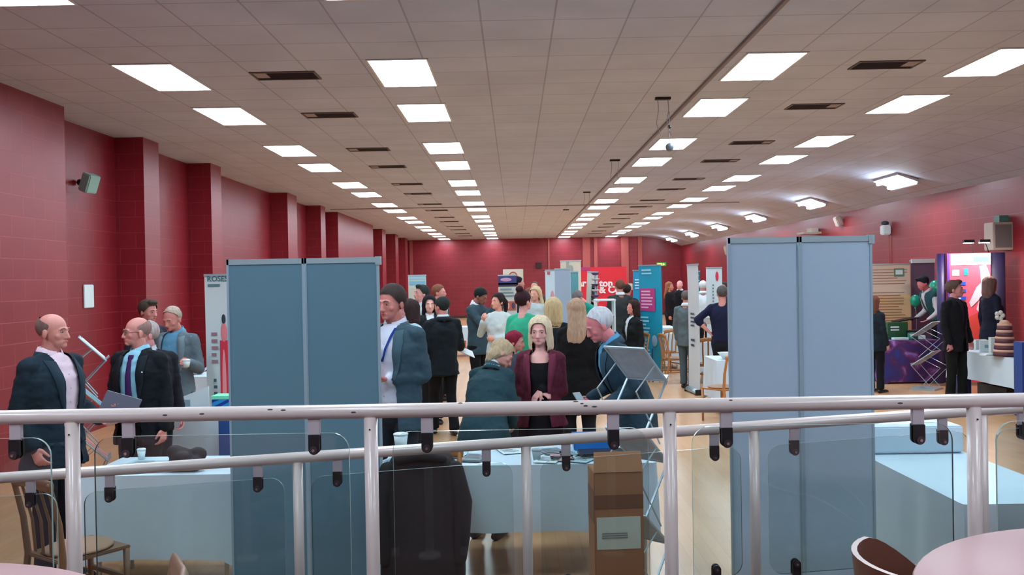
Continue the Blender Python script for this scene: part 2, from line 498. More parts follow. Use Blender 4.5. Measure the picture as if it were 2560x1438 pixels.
def build_railings():
    FY = 3.0; FZ = 1.50; r = .024
    t = empty('railing', 'cream painted tubular railing with glass panels, nearest, level and highest', 'railing', (0, 0, 0))
    x0, x1 = -3.3, 3.3
    mb = MB(); mb.loft([(x0 + (x1 - x0) * k / 24, FY, FZ) for k in range(25)], [r] * 25, 20)
    obj('handrail', mb, M_RAIL, t, True)
    posts = [-2.485, -1.487, -.489, .508, 1.522, 2.52]
    for x in posts:
        mb = MB(); mb.loft([(x, FY, PLAT), (x, FY, FZ - r * .8)], [.023, .023], 18, cap=False); p = obj('post', mb, M_RAIL, t, True)
        mb = MB(); mb.tube((x, FY, PLAT), (x, FY, PLAT + .012), .06, 20); obj('base_plate', mb, M_RAIL, p)
        mb = MB(); mb.tube((x, FY - .026, FZ - .058), (x, FY - .021, FZ - .058), .003, 8); obj('screw', mb, M_BLACK, p)
    # paint chips on the rail
    mb = MB()
    random.seed(5)
    for px, py in ((413, 1038), (505, 1035), (708, 1026), (675, 1025), (884, 1031), (1440, 1006), (1455, 1010), (1464, 1015), (1486, 1017), (1150, 1010), (2250, 1008), (1828, 1002)):
        p = at(px, py, FY - .022)
        a = math.asin(max(-1, min(1, (p.z - FZ) / r)))
        c = Vector((p.x, FY - math.cos(a) * r * 1.003, FZ + math.sin(a) * r * 1.003))
        mb.ell(c, (.006 + .004 * random.random(), .0012, .003), nu=8, nv=5)
    obj('paint_chip', mb, mat('paint chip', (72, 64, 72), .8), t)
    top = lambda x: FZ - .07
    bot = lambda x: FZ - .97
    for i in range(len(posts) - 1):
        a, b = posts[i] + .073, posts[i + 1] - .073
        g = pane(t, a, b, FY, top, bot)
        for x in (posts[i] + .188, posts[i + 1] - .188):
            clip(g, x, FY, FZ - .022)
            clip(g, x, FY, PLAT + .002, -1)
    # the ramp's own railing, behind and lower, falling to the left
    BY = 3.95
    t = empty('railing', 'lower cream tubular railing with glass panels, farther away and sloping down to the left', 'railing', (0, 0, 0))
    mb = MB(); mb.loft([(x0 + (x1 - x0) * k / 24, BY, RZ(x0 + (x1 - x0) * k / 24)) for k in range(25)], [r] * 25, 20)
    obj('handrail', mb, M_RAIL, t, True)
    posts = [-2.97, -1.972, -.969, .037, 1.039, 2.04, 3.04]
    for x in posts:
        z0 = max(.02, RZ(x) - 1.0)
        mb = MB(); mb.loft([(x, BY, z0), (x, BY, RZ(x) - r * .8)], [.022, .022], 18, cap=False); p = obj('post', mb, M_RAIL, t, True)
    top = lambda x: RZ(x) - .085
    bot = lambda x: RZ(x) - .655
    for i in range(len(posts) - 1):
        g = pane(t, posts[i] + .06, posts[i + 1] - .06, BY, top, bot)
        for x in (posts[i] + .175, posts[i + 1] - .175):
            clip(g, x, BY, RZ(x) - .02)
            clip(g, x, BY, RZ(x) - .715, -1)
    mb = MB(); n = 24
    mb.loft([(x0 + (x1 - x0) * k / n, BY, RZ(x0 + (x1 - x0) * k / n) - .735) for k in range(n + 1)], [.018] * (n + 1), 14)
    obj('lower_rail', mb, M_RAIL, t, True)
build_railings()

# ---------------------------------------------------------------- furniture builders
def cloth_mesh(x0, x1, y0, y1, h, hem, amp=.018, seed=0, corner=.05, skew=0.0):
    rnd = random.Random(seed)
    W, D = x1 - x0, y1 - y0
    per = 2 * (W + D); n = max(48, int(per / .035))
    mb = MB(); rows = 10
    ph = [rnd.uniform(0, 6.28) for _ in range(4)]
    def base(s):
        s = s % per
        if s < W: return (x0 + s, y0, 0, -1)
        s -= W
        if s < D: return (x1, y0 + s, 1, 0)
        s -= D
        if s < W: return (x1 - s, y1, 0, 1)
        s -= W
        return (x0, y1 - s, -1, 0)
    cs = [0, W, W + D, 2 * W + D, per]
    for r in range(rows + 1):
        t = r / rows
        for k in range(n):
            s = per * k / n
            bx, by, nx, ny = base(s)
            dc = min(abs(s - c) for c in cs)
            fold = amp * (0.6 * math.sin(s * 9 + ph[0]) + .4 * math.sin(s * 21 + ph[1]))
            cf = math.exp(-(dc / .11) ** 2) * corner * t
            cxn = bx - (x0 + x1) / 2; cyn = by - (y0 + y1) / 2
            l = math.hypot(cxn, cyn) or 1
            off = .006 + t * fold
            x = bx + nx * off + cxn / l * cf
            y = by + ny * off + cyn / l * cf
            z = h - (h - hem) * t
            if t > .6 and dc < .1: z -= (h - hem) * .14 * (1 - dc / .1) * (t - .6) / .4
            if r == 0: z = h
            mb.v.append(Vector((x, y, z)))
    for r in range(rows):
        for k in range(n):
            a = r * n + k; b = r * n + (k + 1) % n
            mb.f.append([a, a + n, b + n, b]); mb.mi.append(0)
    mb.f.append(list(range(n))); mb.mi.append(0)
    return mb
def table(x0, x1, y0, y1, label, clabel, h=.75, hem=.12, m=None, seed=0, rz=0.0, group=None, amp=.018, corner=.05):
    cx, cy = (x0 + x1) / 2, (y0 + y1) / 2
    t = empty('folding_table', label, 'table', (cx, cy, 0), rz, group)
    hw, hd = (x1 - x0) / 2 - .012, (y1 - y0) / 2 - .012
    mb = MB(); mb.box((-hw, -hd, h - .03), (hw, hd, h - .006)); obj('tabletop', mb, mat('table board', (150, 120, 90), .6), t)
    for sx in (-1, 1):
        for sy in (-1, 1):
            mb = MB(); mb.tube((sx * (hw - .06), sy * (hd - .05), 0), (sx * (hw - .05), sy * (hd - .05), h - .03), .014, 8); obj('leg', mb, M_STEEL, t)
    mb = cloth_mesh(x0 - cx, x1 - cx, y0 - cy, y1 - cy, h, hem, amp, seed, corner)
    o = obj('tablecloth', mb, m or M_CLOTH, None); smooth_by_angle(o, 50)
    o.location = (cx, cy, 0); o.rotation_euler = (0, 0, rz)
    tag(o, clabel, 'tablecloth', group and group.replace('tables', 'tablecloths'))
    return t, o
def chair(X, Y, rz, label, group=None, z=0, wood=None):
    """wooden stacking chair facing -Y before rotation"""
    t = empty('wooden_chair', label, 'chair', (X, Y, z), rz, group)
    M_WOODC = wood or MATS['beech chair wood']
    mb = MB()
    mb.prism([(-.20, -.21), (.20, -.21), (.19, .19), (-.19, .19)], .425, .445); obj('seat', mb, M_WOODC, t, bevel=.006)
    mb = MB(); mb.ell((0, -.01, .455), (.19, .19, .028)); obj('seat_pad', mb, M_SEATC, t, True)
    for sx in (-1, 1):
        mb = MB(); mb.loft([(sx * .185, -.19, 0), (sx * .185, -.19, .43)], [.014, .019], 8, cap=False); obj('leg', mb, M_WOODC, t, True)
        mb = MB(); mb.loft([(sx * .175, .24, 0), (sx * .18, .18, .44), (sx * .185, .20, .65), (sx * .185, .25, .87)], [.014, .02, .018, .016], 8); obj('leg', mb, M_WOODC, t, True)
        mb = MB(); mb.box((sx * .185 - .009, -.19, .2), (sx * .185 + .009, .21, .225)); obj('stretcher', mb, M_WOODC, t)
    mb = MB(); mb.box((-.185, -.2, .25), (.185, -.18, .275)); obj('stretcher', mb, M_WOODC, t)
    b = MB()
    b.loft([(-.2, .245, .86), (0, .262, .885), (.2, .245, .86)], [(.012, .035)] * 3, 10, ref=(0, 1, 0)); br = obj('backrest', b, M_WOODC, t, True)
    for x in (-.09, 0, .09):
        b = MB(); b.loft([(x * .9, .19, .47), (x, .2, .65), (x, .252, .85)], [(.014, .006)] * 3, 8); obj('back_slat', b, M_WOODC, br, True)
    return t
def bent_chair(X, Y, rz, label, top=.80, z=PLAT):
    """bent plywood tub chair; the shell opens toward -Y before rotation"""
    t = empty('tub_chair', label, 'chair', (X, Y, z), rz)
    mshell = mat('dark brown plywood', (104, 62, 50), .35, var=.15, vscale=8)
    medge = mat('pale plywood edge', (206, 190, 184), .35)
    mb = MB(); n = 28; r = .245; th = .016
    vs = []
    for k in range(n + 1):
        a = R(-25) + R(230) * k / n
        e = abs(k / n - .5) * 2
        zt = top - .16 * max(0, (e - .55) / .45) ** 1.6
        for (rr, zz) in ((r, .40), (r + th, .40), (r + th + .03, zt), (r + .03, zt)):
            vs.append((rr * math.cos(a), rr * math.sin(a), zz))
    mb.v = [Vector(v) for v in vs]
    for k in range(n):
        a = k * 4; b = a + 4
        mb.f += [[a + 1, a + 2, b + 2, b + 1], [a + 2, a + 3, b + 3, b + 2], [a + 3, a, b, b + 3], [a, a + 1, b + 1, b]]
        mb.mi += [0, 1, 0, 0]
    mb.f += [[0, 1, 2, 3], [n * 4 + 3, n * 4 + 2, n * 4 + 1, n * 4]]; mb.mi += [1, 1]
    s = obj('backrest', mb, [mshell, medge], t); smooth_by_angle(s, 35)
    mb = MB(); mb.tube((0, 0, .40), (0, 0, .43), .24, 28); obj('seat', mb, mshell, t)
    for k in range(4):
        a = R(45 + 90 * k)
        mb = MB(); mb.loft([(.24 * math.cos(a), .24 * math.sin(a), 0), (.19 * math.cos(a), .19 * math.sin(a), .41)], [.012, .016], 8, cap=False); obj('leg', mb, M_STEEL, t, True)
    return t
def round_table(X, Y, r, label, h=.73, z=PLAT):
    t = empty('round_table', label, 'table', (X, Y, z))
    mb = MB(); mb.loft([(0, 0, h - .03), (0, 0, h - .024), (0, 0, h - .004), (0, 0, h)], [r - .006, r, r, r - .004], 64, cap=False)
    o = obj('tabletop', mb, mat('pink laminate', (176, 138, 140), .35), t); smooth_by_angle(o, 30)
    mb = MB(); mb.loft([(0, 0, .03), (0, 0, h - .03)], [.04, .04], 16, cap=False); obj('column', mb, M_STEEL, t, True)
    mb = MB(); mb.loft([(0, 0, 0), (0, 0, .01), (0, 0, .03)], [.24, .24, .05], 28, cap=False); obj('base', mb, M_STEEL, t, True)
    return t

def rollup(px0, px1, py, Y, ztop, colour, label, rz=0.0, width=None, graphics=(), pole=True, tilt=0.0):
    """retractable banner: px0..px1 is its width in the photograph at row py"""
    a, b = at(px0, py, Y).x, at(px1, py, Y).x
    cx = (a + b) / 2
    wd = width or (b - a)
    t = empty('rollup_banner', label, 'banner', (cx, Y, 0), rz)
    if tilt: t.rotation_euler = (0, tilt, rz)
    mb = MB(); mb.loft([(-wd / 2, 0, .045), (wd / 2, 0, .045)], [(.045, .07)] * 2, 14, ref=(0, 0, 1), cap=False); base = obj('base', mb, M_ALU, t, True)
    mb = MB()
    for sx in (-1, 1): mb.box((sx * wd / 2 - .008, -.075, 0), (sx * wd / 2 + .008, .075, .095))
    obj('end_cap', mb, M_BLACK, base)
    mb = MB(); n = 8
    m = mat('banner ' + label[:40], colour, .45)
    for k in range(n + 1):
        z = .08 + (ztop - .1) * k / n; y = .012 * math.sin(PI * k / n)
        mb.v += [Vector((-wd / 2, y - .001, z)), Vector((wd / 2, y - .001, z)), Vector((wd / 2, y + .001, z)), Vector((-wd / 2, y + .001, z))]
    for k in range(n):
        q = 4 * k
        mb.f += [[q, q + 1, q + 5, q + 4], [q + 1, q + 2, q + 6, q + 5], [q + 2, q + 3, q + 7, q + 6], [q + 3, q, q + 4, q + 7]]; mb.mi += [0] * 4
    mb.f.append([4 * n, 4 * n + 1, 4 * n + 2, 4 * n + 3]); mb.mi.append(0)
    panel = obj('banner_panel', mb, m, t)
    mb = MB(); mb.box((-wd / 2 - .004, -.01, ztop - .025), (wd / 2 + .004, .012, ztop)); obj('top_bar', mb, M_ALU, t)
    if pole:
        mb = MB(); mb.tube((0, .05, .08), (0, .02, ztop - .02), .008, 8); obj('pole', mb, M_ALU, t)
    # graphics: (u0, v0, u1, v1, colour, kind) in 0..1 of the panel, v from the top
    for g in graphics:
        u0, v0, u1, v1, col, kind = g
        X0, X1 = -wd / 2 + u0 * wd, -wd / 2 + u1 * wd
        Z0, Z1 = ztop - v0 * ztop, ztop - v1 * ztop
        gm = mat('print %d %d %d' % col, col, .5)
        mb = MB()
        if kind == 'rect':
            mb.box((X0, -.006, Z1), (X1, -.003, Z0)); obj('print_block', mb, gm, panel)
        elif kind == 'lines':
            nl = max(1, int((Z0 - Z1) / .06)); rr = random.Random(int(X0 * 1000 + Z0 * 77))
            for k in range(nl):
                z = Z0 - (Z0 - Z1) * k / nl
                e = rr.uniform(.55, 1.0)
                mb.box((X0, -.008, z - (Z0 - Z1) / nl * .45), (X0 + (X1 - X0) * e, -.006, z))
            obj('text_lines', mb, gm, panel)
        elif kind == 'oval':
            mb.ell(((X0 + X1) / 2, -.005, (Z0 + Z1) / 2), ((X1 - X0) / 2, .003, (Z0 - Z1) / 2)); obj('print_oval', mb, gm, panel, True)
        elif kind[0] == 'text':
            text_mesh(kind[1], kind[2], gm, 'lettering', panel, Matrix.Translation((X0, -.009, Z1)) @ Matrix.Rotation(R(90), 4, 'X'), align='LEFT', bold=.001)
        elif kind[0] == 'vtext':
            text_mesh(kind[1], kind[2], gm, 'lettering', panel, Matrix.Translation((X0, -.009, Z1)) @ Matrix.Rotation(R(90), 4, 'X') @ Matrix.Rotation(R(90), 4, 'Z'), align='LEFT', bold=.001)
    return t
def board_stand(px0, px1, py, Y, ztop, label, m, seam=.5, pxs=None):
    a, b = at(px0, py, Y).x, at(px1, py, Y).x
    mid = at(pxs, py, Y).x if pxs else a + (b - a) * seam
    t = empty('display_board', label, 'display board', ((a + b) / 2, Y, 0))
    cx = (a + b) / 2
    for (u, v) in ((a, mid), (mid, b)):
        u -= cx; v -= cx
        mb = MB(); mb.box((u + .012, -.012, .05), (v - .012, .012, ztop - .03)); p = obj('panel', mb, m, t)
        mb = MB()
        mb.box((u + .002, -.016, ztop - .032), (v - .002, .016, ztop)); obj('top_rail', mb, M_ALU, p)
        mb = MB(); mb.box((u + .002, -.016, .03), (v - .002, .016, .055)); obj('bottom_rail', mb, M_ALU, p)
        for q0 in (u + .001, v - .014):
            mb = MB(); mb.box((q0, -.016, .0), (q0 + .013, .016, ztop)); obj('side_rail', mb, mat('grey edge strip', (150, 176, 192), .4, .2), p)
        mb = MB(); mb.box((u + .05, -.2, 0), (u + .09, .2, .02)); obj('foot', mb, M_ALU, p)
    mb = MB(); mb.box((mid - cx - .008, -.02, .05), (mid - cx + .008, .02, ztop - .05)); obj('hinge', mb, MATS['grey edge strip'], t)
    mb = MB(); mb.box((b - cx - .02, -.02, ztop - .045), (b - cx + .012, .02, ztop + .004)); obj('end_cap', mb, M_ALU, t)
    return t
def rack(X, Y, label, ztop, rz, n=3, W=.30, V=.22, dz=.20, gap=.26, leaf=((214, 224, 228),)):
    """folding zigzag literature rack; trays fall toward local +X, width along local Y"""
    t = empty('literature_rack', label, 'literature rack', (X, Y, 0), rz)
    mm = mat('rack mesh', (166, 184, 198), .5, .1, var=.28, vscale=16)
    z = ztop; tops = []
    for k in range(n):
        zt, zb = z, z - dz
        tops.append((zt, zb))
        A = Vector((-V / 2, 0, zt)); B = Vector((V / 2, 0, zb))
        mb = MB()
        for sy in (-1, 1): mb.loft([A + Vector((0, sy * W / 2, 0)), B + Vector((0, sy * W / 2, 0))], [.008, .008], 8)
        for P in (A, B): mb.loft([P + Vector((0, -W / 2, 0)), P + Vector((0, W / 2, 0))], [.009, .009], 8, ref=(0, 0, 1))
        tr = obj('tray', mb, M_ALU, t, True)
        d = (B - A).normalized(); nrm = Vector((-d.z, 0, d.x)); nrm = nrm if nrm.z > 0 else -nrm
        M = Matrix.Translation((A + B) / 2) @ Matrix(((d.x, 0, nrm.x, 0), (0, 1, 0, 0), (d.z, 0, nrm.z, 0), (0, 0, 0, 1)))
        L = (B - A).length
        mb = MB(); mb.box((-L / 2, -W / 2, -.002), (L / 2, W / 2, .002), M); obj('tray_panel', mb, mm, tr)
        mb = MB()
        for sy in (-1, 1): mb.box((-L / 2 + .02, sy * W / 4 - W * .2, .004), (L / 2 - .02, sy * W / 4 + W * .2, .010), M)
        obj('leaflet', mb, mat('leaflet %d %d %d' % leaf[k % len(leaf)], leaf[k % len(leaf)], .5), tr)
        mb = MB(); mb.box((L / 2 - .006, -W / 2, 0), (L / 2, W / 2, .04), M); obj('tray_lip', mb, M_ALU, tr)
        z = zb - gap
    # scissor bars
    k = 0
    for i in range(n):
        zt, zb = tops[i]
        nz = tops[i + 1][0] if i + 1 < n else .02
        for sy in (-1, 1):
            y = sy * W / 2
            mb = MB(); mb.box((-.006, -.004, 0), (.006, .004, (Vector((V / 2, 0, zb)) - Vector((-V / 2, 0, nz))).length),
                              Matrix.Translation((V / 2, y, zb)) @ (Vector((-V / 2, 0, nz)) - Vector((V / 2, 0, zb))).to_track_quat('Z', 'Y').to_matrix().to_4x4())
            obj('bar', mb, M_ALU, t)
            m0 = Vector((0, 0, (zt + zb) / 2)); q = Vector((-V * .85, 0, (zt + zb) / 2 - .14)); m1 = Vector((V * .15, 0, max(.02, nz - dz * .4)))
            mb = MB(); mb.loft([m0 + Vector((0, y, 0)), q + Vector((0, y, 0)), m1 + Vector((0, y, 0))], [.005] * 3, 6); obj('bar', mb, M_ALU, t)
    mb = MB(); mb.box((-.2, -W / 2 - .01, 0), (.2, W / 2 + .01, .03)); obj('base', mb, M_ALU, t)
    return t

# ================================================================ people
def sstep(a, b, x):
    t = max(0.0, min(1.0, (x - a) / (b - a))); return t * t * (3 - 2 * t)
def interp(tab, x):
    if x <= tab[0][0]: return tab[0][1]
    for (a, va), (b, vb) in zip(tab, tab[1:]):
        if x <= b: return va + (vb - va) * (x - a) / (b - a)
    return tab[-1][1]
def remesh_all(items):
    """items: list of (MB, voxel, smooth iterations) -> list of meshes, one depsgraph pass"""
    obs = []
    for mb, vox, it in items:
        o = bpy.data.objects.new('tmp', mb.mesh('tmp', [])); C.objects.link(o)
        r = o.modifiers.new('r', 'REMESH'); r.mode = 'VOXEL'; r.voxel_size = vox
        s = o.modifiers.new('s', 'SMOOTH'); s.iterations = it; s.factor = .5
        obs.append(o)
    dg = bpy.context.evaluated_depsgraph_get()
    out = [bpy.data.meshes.new_from_object(o.evaluated_get(dg)) for o in obs]
    for o in obs:
        me = o.data; bpy.data.objects.remove(o); bpy.data.meshes.remove(me)
    return out
def cut_mesh(me, keep, snap=None):
    """drop faces whose centre fails keep(); pull vertices near the edge onto it with snap()"""
    bm = bmesh.new(); bm.from_mesh(me)
    if snap:
        for v in bm.verts:
            p = snap(v.co)
            if p is not None: v.co = p
    dead = [f for f in bm.faces if not keep(f.calc_center_median())]
    bmesh.ops.delete(bm, geom=dead, context='FACES')
    bv = [v for v in bm.verts if any(e.is_boundary for e in v.link_edges)]
    for it in range(6):
        new = {}
        for v in bv:
            nb = [e.other_vert(v).co for e in v.link_edges if e.is_boundary]
            if len(nb) == 2: new[v] = v.co * .5 + (nb[0] + nb[1]) * .25
        for v, c in new.items(): v.co = c
    bm.to_mesh(me); bm.free()
def weight_noise(me, amp, sc, seed=0):
    me.calc_loop_triangles()
    nrm = [v.normal.copy() for v in me.vertices]
    off = Vector((seed * 3.7, seed * 1.3, seed * 7.1))
    for v, n in zip(me.vertices, nrm):
        p = Vector((v.co.x * sc[0], v.co.y * sc[1], v.co.z * sc[2])) + off
        v.co += n * (noise.noise(p) * amp)

HAIRM = {}
def hair_mat(col):
    return mat('hair %d %d %d' % tuple(col), col, .75, bump=.6, bscale=120, var=.4, vscale=60, stretch=(1, 1, .15), spec=.2)
def skin_mat(col):
    return mat('skin %d %d %d' % tuple(col), col, .5, bump=.05, bscale=300, var=.05, vscale=12)
def fab(col):
    return mat('fabric %d %d %d' % tuple(col), col, .85, bump=.25, bscale=700, var=.08, vscale=40, spec=.25)

SK = (206, 140, 130)
def person(label, px, ytop, Y, yaw, sex='m', fat=1.0, lean=0.0, leanside=0.0, head=(0, 0), hs=1.0, arms=None, hair=('short', (60, 44, 40)), skin=SK,
           top='jacket', topcol=(26, 40, 54), gap=((.8, .03), (1.05, .0), (1.10, .004), (1.48, .055)), shirt=(214, 226, 234), tie=None, lanyard=None,
           bottom='trousers', botcol=(24, 30, 40), stance=.10, stride=0.0, shoes=(26, 24, 26), H=None, group=None, sit=False, glasses=False, extra=None, z0=0.0, sleeves='long', turn=None, vox=None, scoop=None):
    ztop = at(px, ytop, Y).z
    X = at(px, ytop, Y).x
    bend = R(lean)
    # standing height from the visible top: undo the lean
    if H is None:
        if lean: H = (ztop - .90 * 0) / (1 - (1 - math.cos(bend)) * .46)
        else: H = ztop
        if sit: H = ztop + .40
    S = H / 1.75
    if lean:
        # keep the head at px: shift the feet back along the facing direction
        dx = math.sin(bend) * .72 * S
        X -= dx * math.sin(R(yaw)); Yb = Y + dx * math.cos(R(yaw))
    else: Yb = Y
    nogap = gap is None
    if nogap: gap = ((0, 0), (2, 0))
    root = empty('person', label, 'person', (X, Yb, z0), R(yaw), group)
    v0 = vox or (.0048 if Y < 7.6 else .0075 if Y < 10.5 else .010 if Y < 17 else .014)
    m = sex == 'm'
    shx = .178 if m else .152
    hipx = .095
    arms = arms or ((.12, .08), (.12, .08))
    default = {'u': (.16, .02, -1), 'f': (.08, -.28, -1)}
    # ---- skeleton
    L = [None, None]
    for i, s in enumerate((1, -1)):            # 0 = their left (+x), 1 = their right (-x)
        a = arms[i] if isinstance(arms[i], dict) else default
        u = Vector(a['u']); f = Vector(a['f'])
        u = Vector((u.x * s, u.y, u.z)).normalized(); f = Vector((f.x * s, f.y, f.z)).normalized()
        sh = Vector((s * shx, .01, 1.412))
        el = sh + u * .285; wr = el + f * .25
        L[i] = (sh, el, wr, f, s, a)
    legs = []
    for s in (1, -1):
        hip = Vector((s * hipx, 0, .90))
        if sit:
            kn = Vector((s * (hipx + .04), -.43, .90)); an = Vector((s * (hipx + .05), -.45, .47))
        else:
            an = Vector((s * (stance), -s * stride, .09)); kn = (hip + an) / 2 + Vector((0, -.015 - abs(stride) * .3, 0))
        legs.append((hip, kn, an, s))
    # ---- body
    b = MB()
    hw, ww, cw = (.155, .140, .165) if m else (.165, .120, .148)
    b.loft([(0, 0, .88), (0, .005, .96), (0, .0, 1.08), (0, -.005, 1.24), (0, .0, 1.36), (0, .01, 1.43), (0, .015, 1.47)],
           [(hw * .9, .10), (hw, .11), (ww * fat, .09 * fat), (cw * fat, .108 * fat), (cw, .10), (.12, .075), (.06, .06)], 20)
    b.loft([(0, .03, 1.44), (0, .018, 1.50), (0, .005, 1.57)], [.064 if m else .054, .058 if m else .048, .058 if m else .048], 16)
    b.ell((0, .014, 1.665), (.076, .095, .088), nu=24, nv=16)
    b.ell((0, -.022, 1.625), (.066, .070, .088), nu=24, nv=16)
    b.ell((0, -.040, 1.575), (.052, .050, .040), nu=20, nv=12)
    b.ell((0, -.076, 1.552), (.024, .020, .017))
    b.ell((0, -.074, 1.657), (.050, .020, .014))
    for s in (-1, 1):
        b.ell((s * .040, -.056, 1.612), (.023, .020, .022))
        b.ell((s * .079, .012, 1.622), (.008, .018, .031), M=None)
    b.loft([(0, -.086, 1.648), (0, -.096, 1.628), (0, -.106, 1.606)], [(.010, .008), (.011, .010), (.014, .011)], 10)
    b.ell((.010, -.094, 1.602), (.009, .010, .008)); b.ell((-.010, -.094, 1.602), (.009, .010, .008))
    b.ell((0, -.088, 1.581), (.023, .010, .006)); b.ell((0, -.086, 1.571), (.020, .010, .007))
    if not m:
        for s in (-1, 1): b.ell((s * .07, -.085, 1.27), (.062, .055, .062))
    for sh, el, wr, f, s, a in L:
        b.ell(sh, .052 if m else .044)
        b.loft([sh, (sh + el) / 2, el], [.048 if m else .040, .044 if m else .036, .037 if m else .031], 14)
        b.loft([el, el * .6 + wr * .4, wr], [.037 if m else .031, .037 if m else .031, .025 if m else .021], 14)
        # hand
        palm = Vector(a.get('palm', (-1, 0, 0))); palm = Vector((palm.x * s, palm.y, palm.z))
        hd = Vector(a['h']) if 'h' in a else f.copy()
        if 'h' in a: hd = Vector((hd.x * s, hd.y, hd.z))
        hd.normalize()
        pn = (palm - hd * palm.dot(hd))
        if pn.length < .05: pn = hd.orthogonal()
        pn.normalize(); side = hd.cross(pn).normalized()      # across the palm
        thumbside = side if side.y < 0 or (abs(side.y) < .2 and side.z > 0) else -side
        hsz = 1.0 if m else .9
        b.loft([wr, wr + hd * .03 * hsz, wr + hd * .088 * hsz], [(.022, .020), (.036 * hsz, .015), (.041 * hsz, .013)], 12, ref=side)
        curl = a.get('curl', .55)
        for j, (o_, ln) in enumerate(((-1.5, .060), (-.5, .074), (.5, .080), (1.5, .072))):
            lat = thumbside * (o_ * .0205 * hsz)
            P = wr + hd * .084 * hsz + lat
            spread = thumbside * (o_ * .04)
            d = (hd + spread).normalized(); pts = [P]; ang = 0
            for seg in (.45, .32, .23):
                ang += curl * (1.0 + .12 * (1.5 - j))
                dd = d * math.cos(ang) + pn * math.sin(ang)
                pts.append(pts[-1] + dd * ln * seg * hsz)
            b.loft(pts, [.0092, .0088, .0082, .0070], 9)
        T = wr + hd * .028 * hsz + thumbside * .030 * hsz
        td = (hd * .75 + thumbside * .75 + pn * .35).normalized(); td2 = (hd * 1.0 + thumbside * .15 + pn * .55).normalized()
        b.loft([wr + hd * .015 + thumbside * .012, T + td * .022, T + td * .022 + td2 * .032, T + td * .022 + td2 * .054], [.014, .0125, .0105, .0085], 9)
    for hip, kn, an, s in legs:
        rk = .85 if bottom != 'bare' else 1
        b.loft([hip, (hip + kn) / 2, kn], [.082 * rk, .070 * rk, .050 * rk], 14)
        b.loft([kn, kn * .65 + an * .35, an], [.050 * rk, .050 * rk, .032 * rk], 14)
        b.loft([an, an + Vector((0, -.06, -.045)), an + Vector((s * .01, -.14, -.062))], [.034, (.036, .03), (.03, .018)], 12)
    items = [(b, v0, 5 if v0 < .006 else 3)]
    names = ['body']
    cv = max(v0 * 1.6, .010)
    # ---- top garment
    ins = 0.0
    def garment(grow, hemz, hemr, sleeve=True, slv=1.0, neck=1.475, collar=0.0, puff=0.0):
        g = MB()
        wf = fat
        zs = [1.452, 1.41, 1.33, 1.24, 1.08, .95]
        rs = [((.100 if m else .085) + grow, .080 + grow), (cw * .92 + grow, .098 + grow), (cw * wf + grow, .112 * wf + grow), (cw * wf + grow, .115 * wf + grow), (ww * wf + grow * 1.1, .102 * wf + grow), (hw * max(1, wf * .95) + grow, .118 * max(1, wf * .95) + grow)]
        while zs and zs[-1] <= hemz: zs.pop(); rs.pop()
        zs.append(hemz); rs.append(hemr)
        pts = [(0, .015, neck)] + [(0, .006 - .008 * (i > 0), z) for i, z in enumerate(zs)]
        g.loft(pts, [(.062 + grow, .062 + grow)] + rs, 28, cap=False)
        if not m:
            for s in (-1, 1): g.ell((s * .07, -.08, 1.27), (.068 + grow * .6, .058 + grow * .6, .068 + grow * .6))
        for sh, el, wr, f, s, a in L:
            g.loft([Vector((s * .055, .015, 1.462)), sh + Vector((-s * .01, 0, .006))], [.028 + grow * .7, .046 + grow * .7], 14)
            g.ell(sh, (.053 if m else .045) + grow * .6 + puff)
            r1 = (.050 if m else .042) + grow * .6; r2 = (.043 if m else .036) + grow * .6; r3 = (.033 if m else .028) + grow * .7
            if sleeve == 'short':
                e2 = sh + (el - sh) * .6; g.loft([sh, e2], [r1 + .004, r1 + .008], 14, cap=True)
            elif sleeve == 'elbow':
                e2 = el + (wr - el) * .25
                g.loft([sh, (sh + el) / 2, el], [r1, r1 - .004, r2 + .004], 14); g.loft([el, e2], [r2 + .004, r2 + .006], 14)
            elif sleeve:
                g.loft([sh, (sh + el) / 2, el], [r1, r1 - .003, r2], 14)
                g.loft([el, el * .5 + wr * .5, wr - f * .01], [r2, r2 - .002, r3], 14, cap=True)
        return g
    jackettop = top in ('jacket', 'blazer', 'coat')
    hem = {'jacket': .76, 'blazer': .84, 'coat': .62, 'shirt': .92, 'tshirt': .88, 'dress': .55, 'top': .86, 'waistcoat': .93, 'longtop': .80}[top]
    if jackettop or top == 'waistcoat':
        items.append((garment(.012, .93, (hw + .012, .115), True), cv, 3)); names.append('shirt')
        if top == 'waistcoat': items.append((garment(.020, hem, (hw + .02, .125), False), cv, 3))
        else: items.append((garment(.028, hem, (hw * max(1, fat) + .045, .135 * max(1, fat) + .02), True), cv, 4))
        names.append(top if top != 'blazer' else 'jacket')
    else:
        sl = {'long': True, 'short': 'short', 'elbow': 'elbow', 'none': False}[sleeves]
        gr = .022 if top != 'tshirt' else .020
        items.append((garment(gr, hem, ((hw + .03, .13) if top != 'dress' else (hw + .07, .17)), sl), cv, 3)); names.append('dress' if top == 'dress' else 'shirt' if top in ('shirt', 'tshirt') else 'top')
    # ---- bottoms
    g = MB()
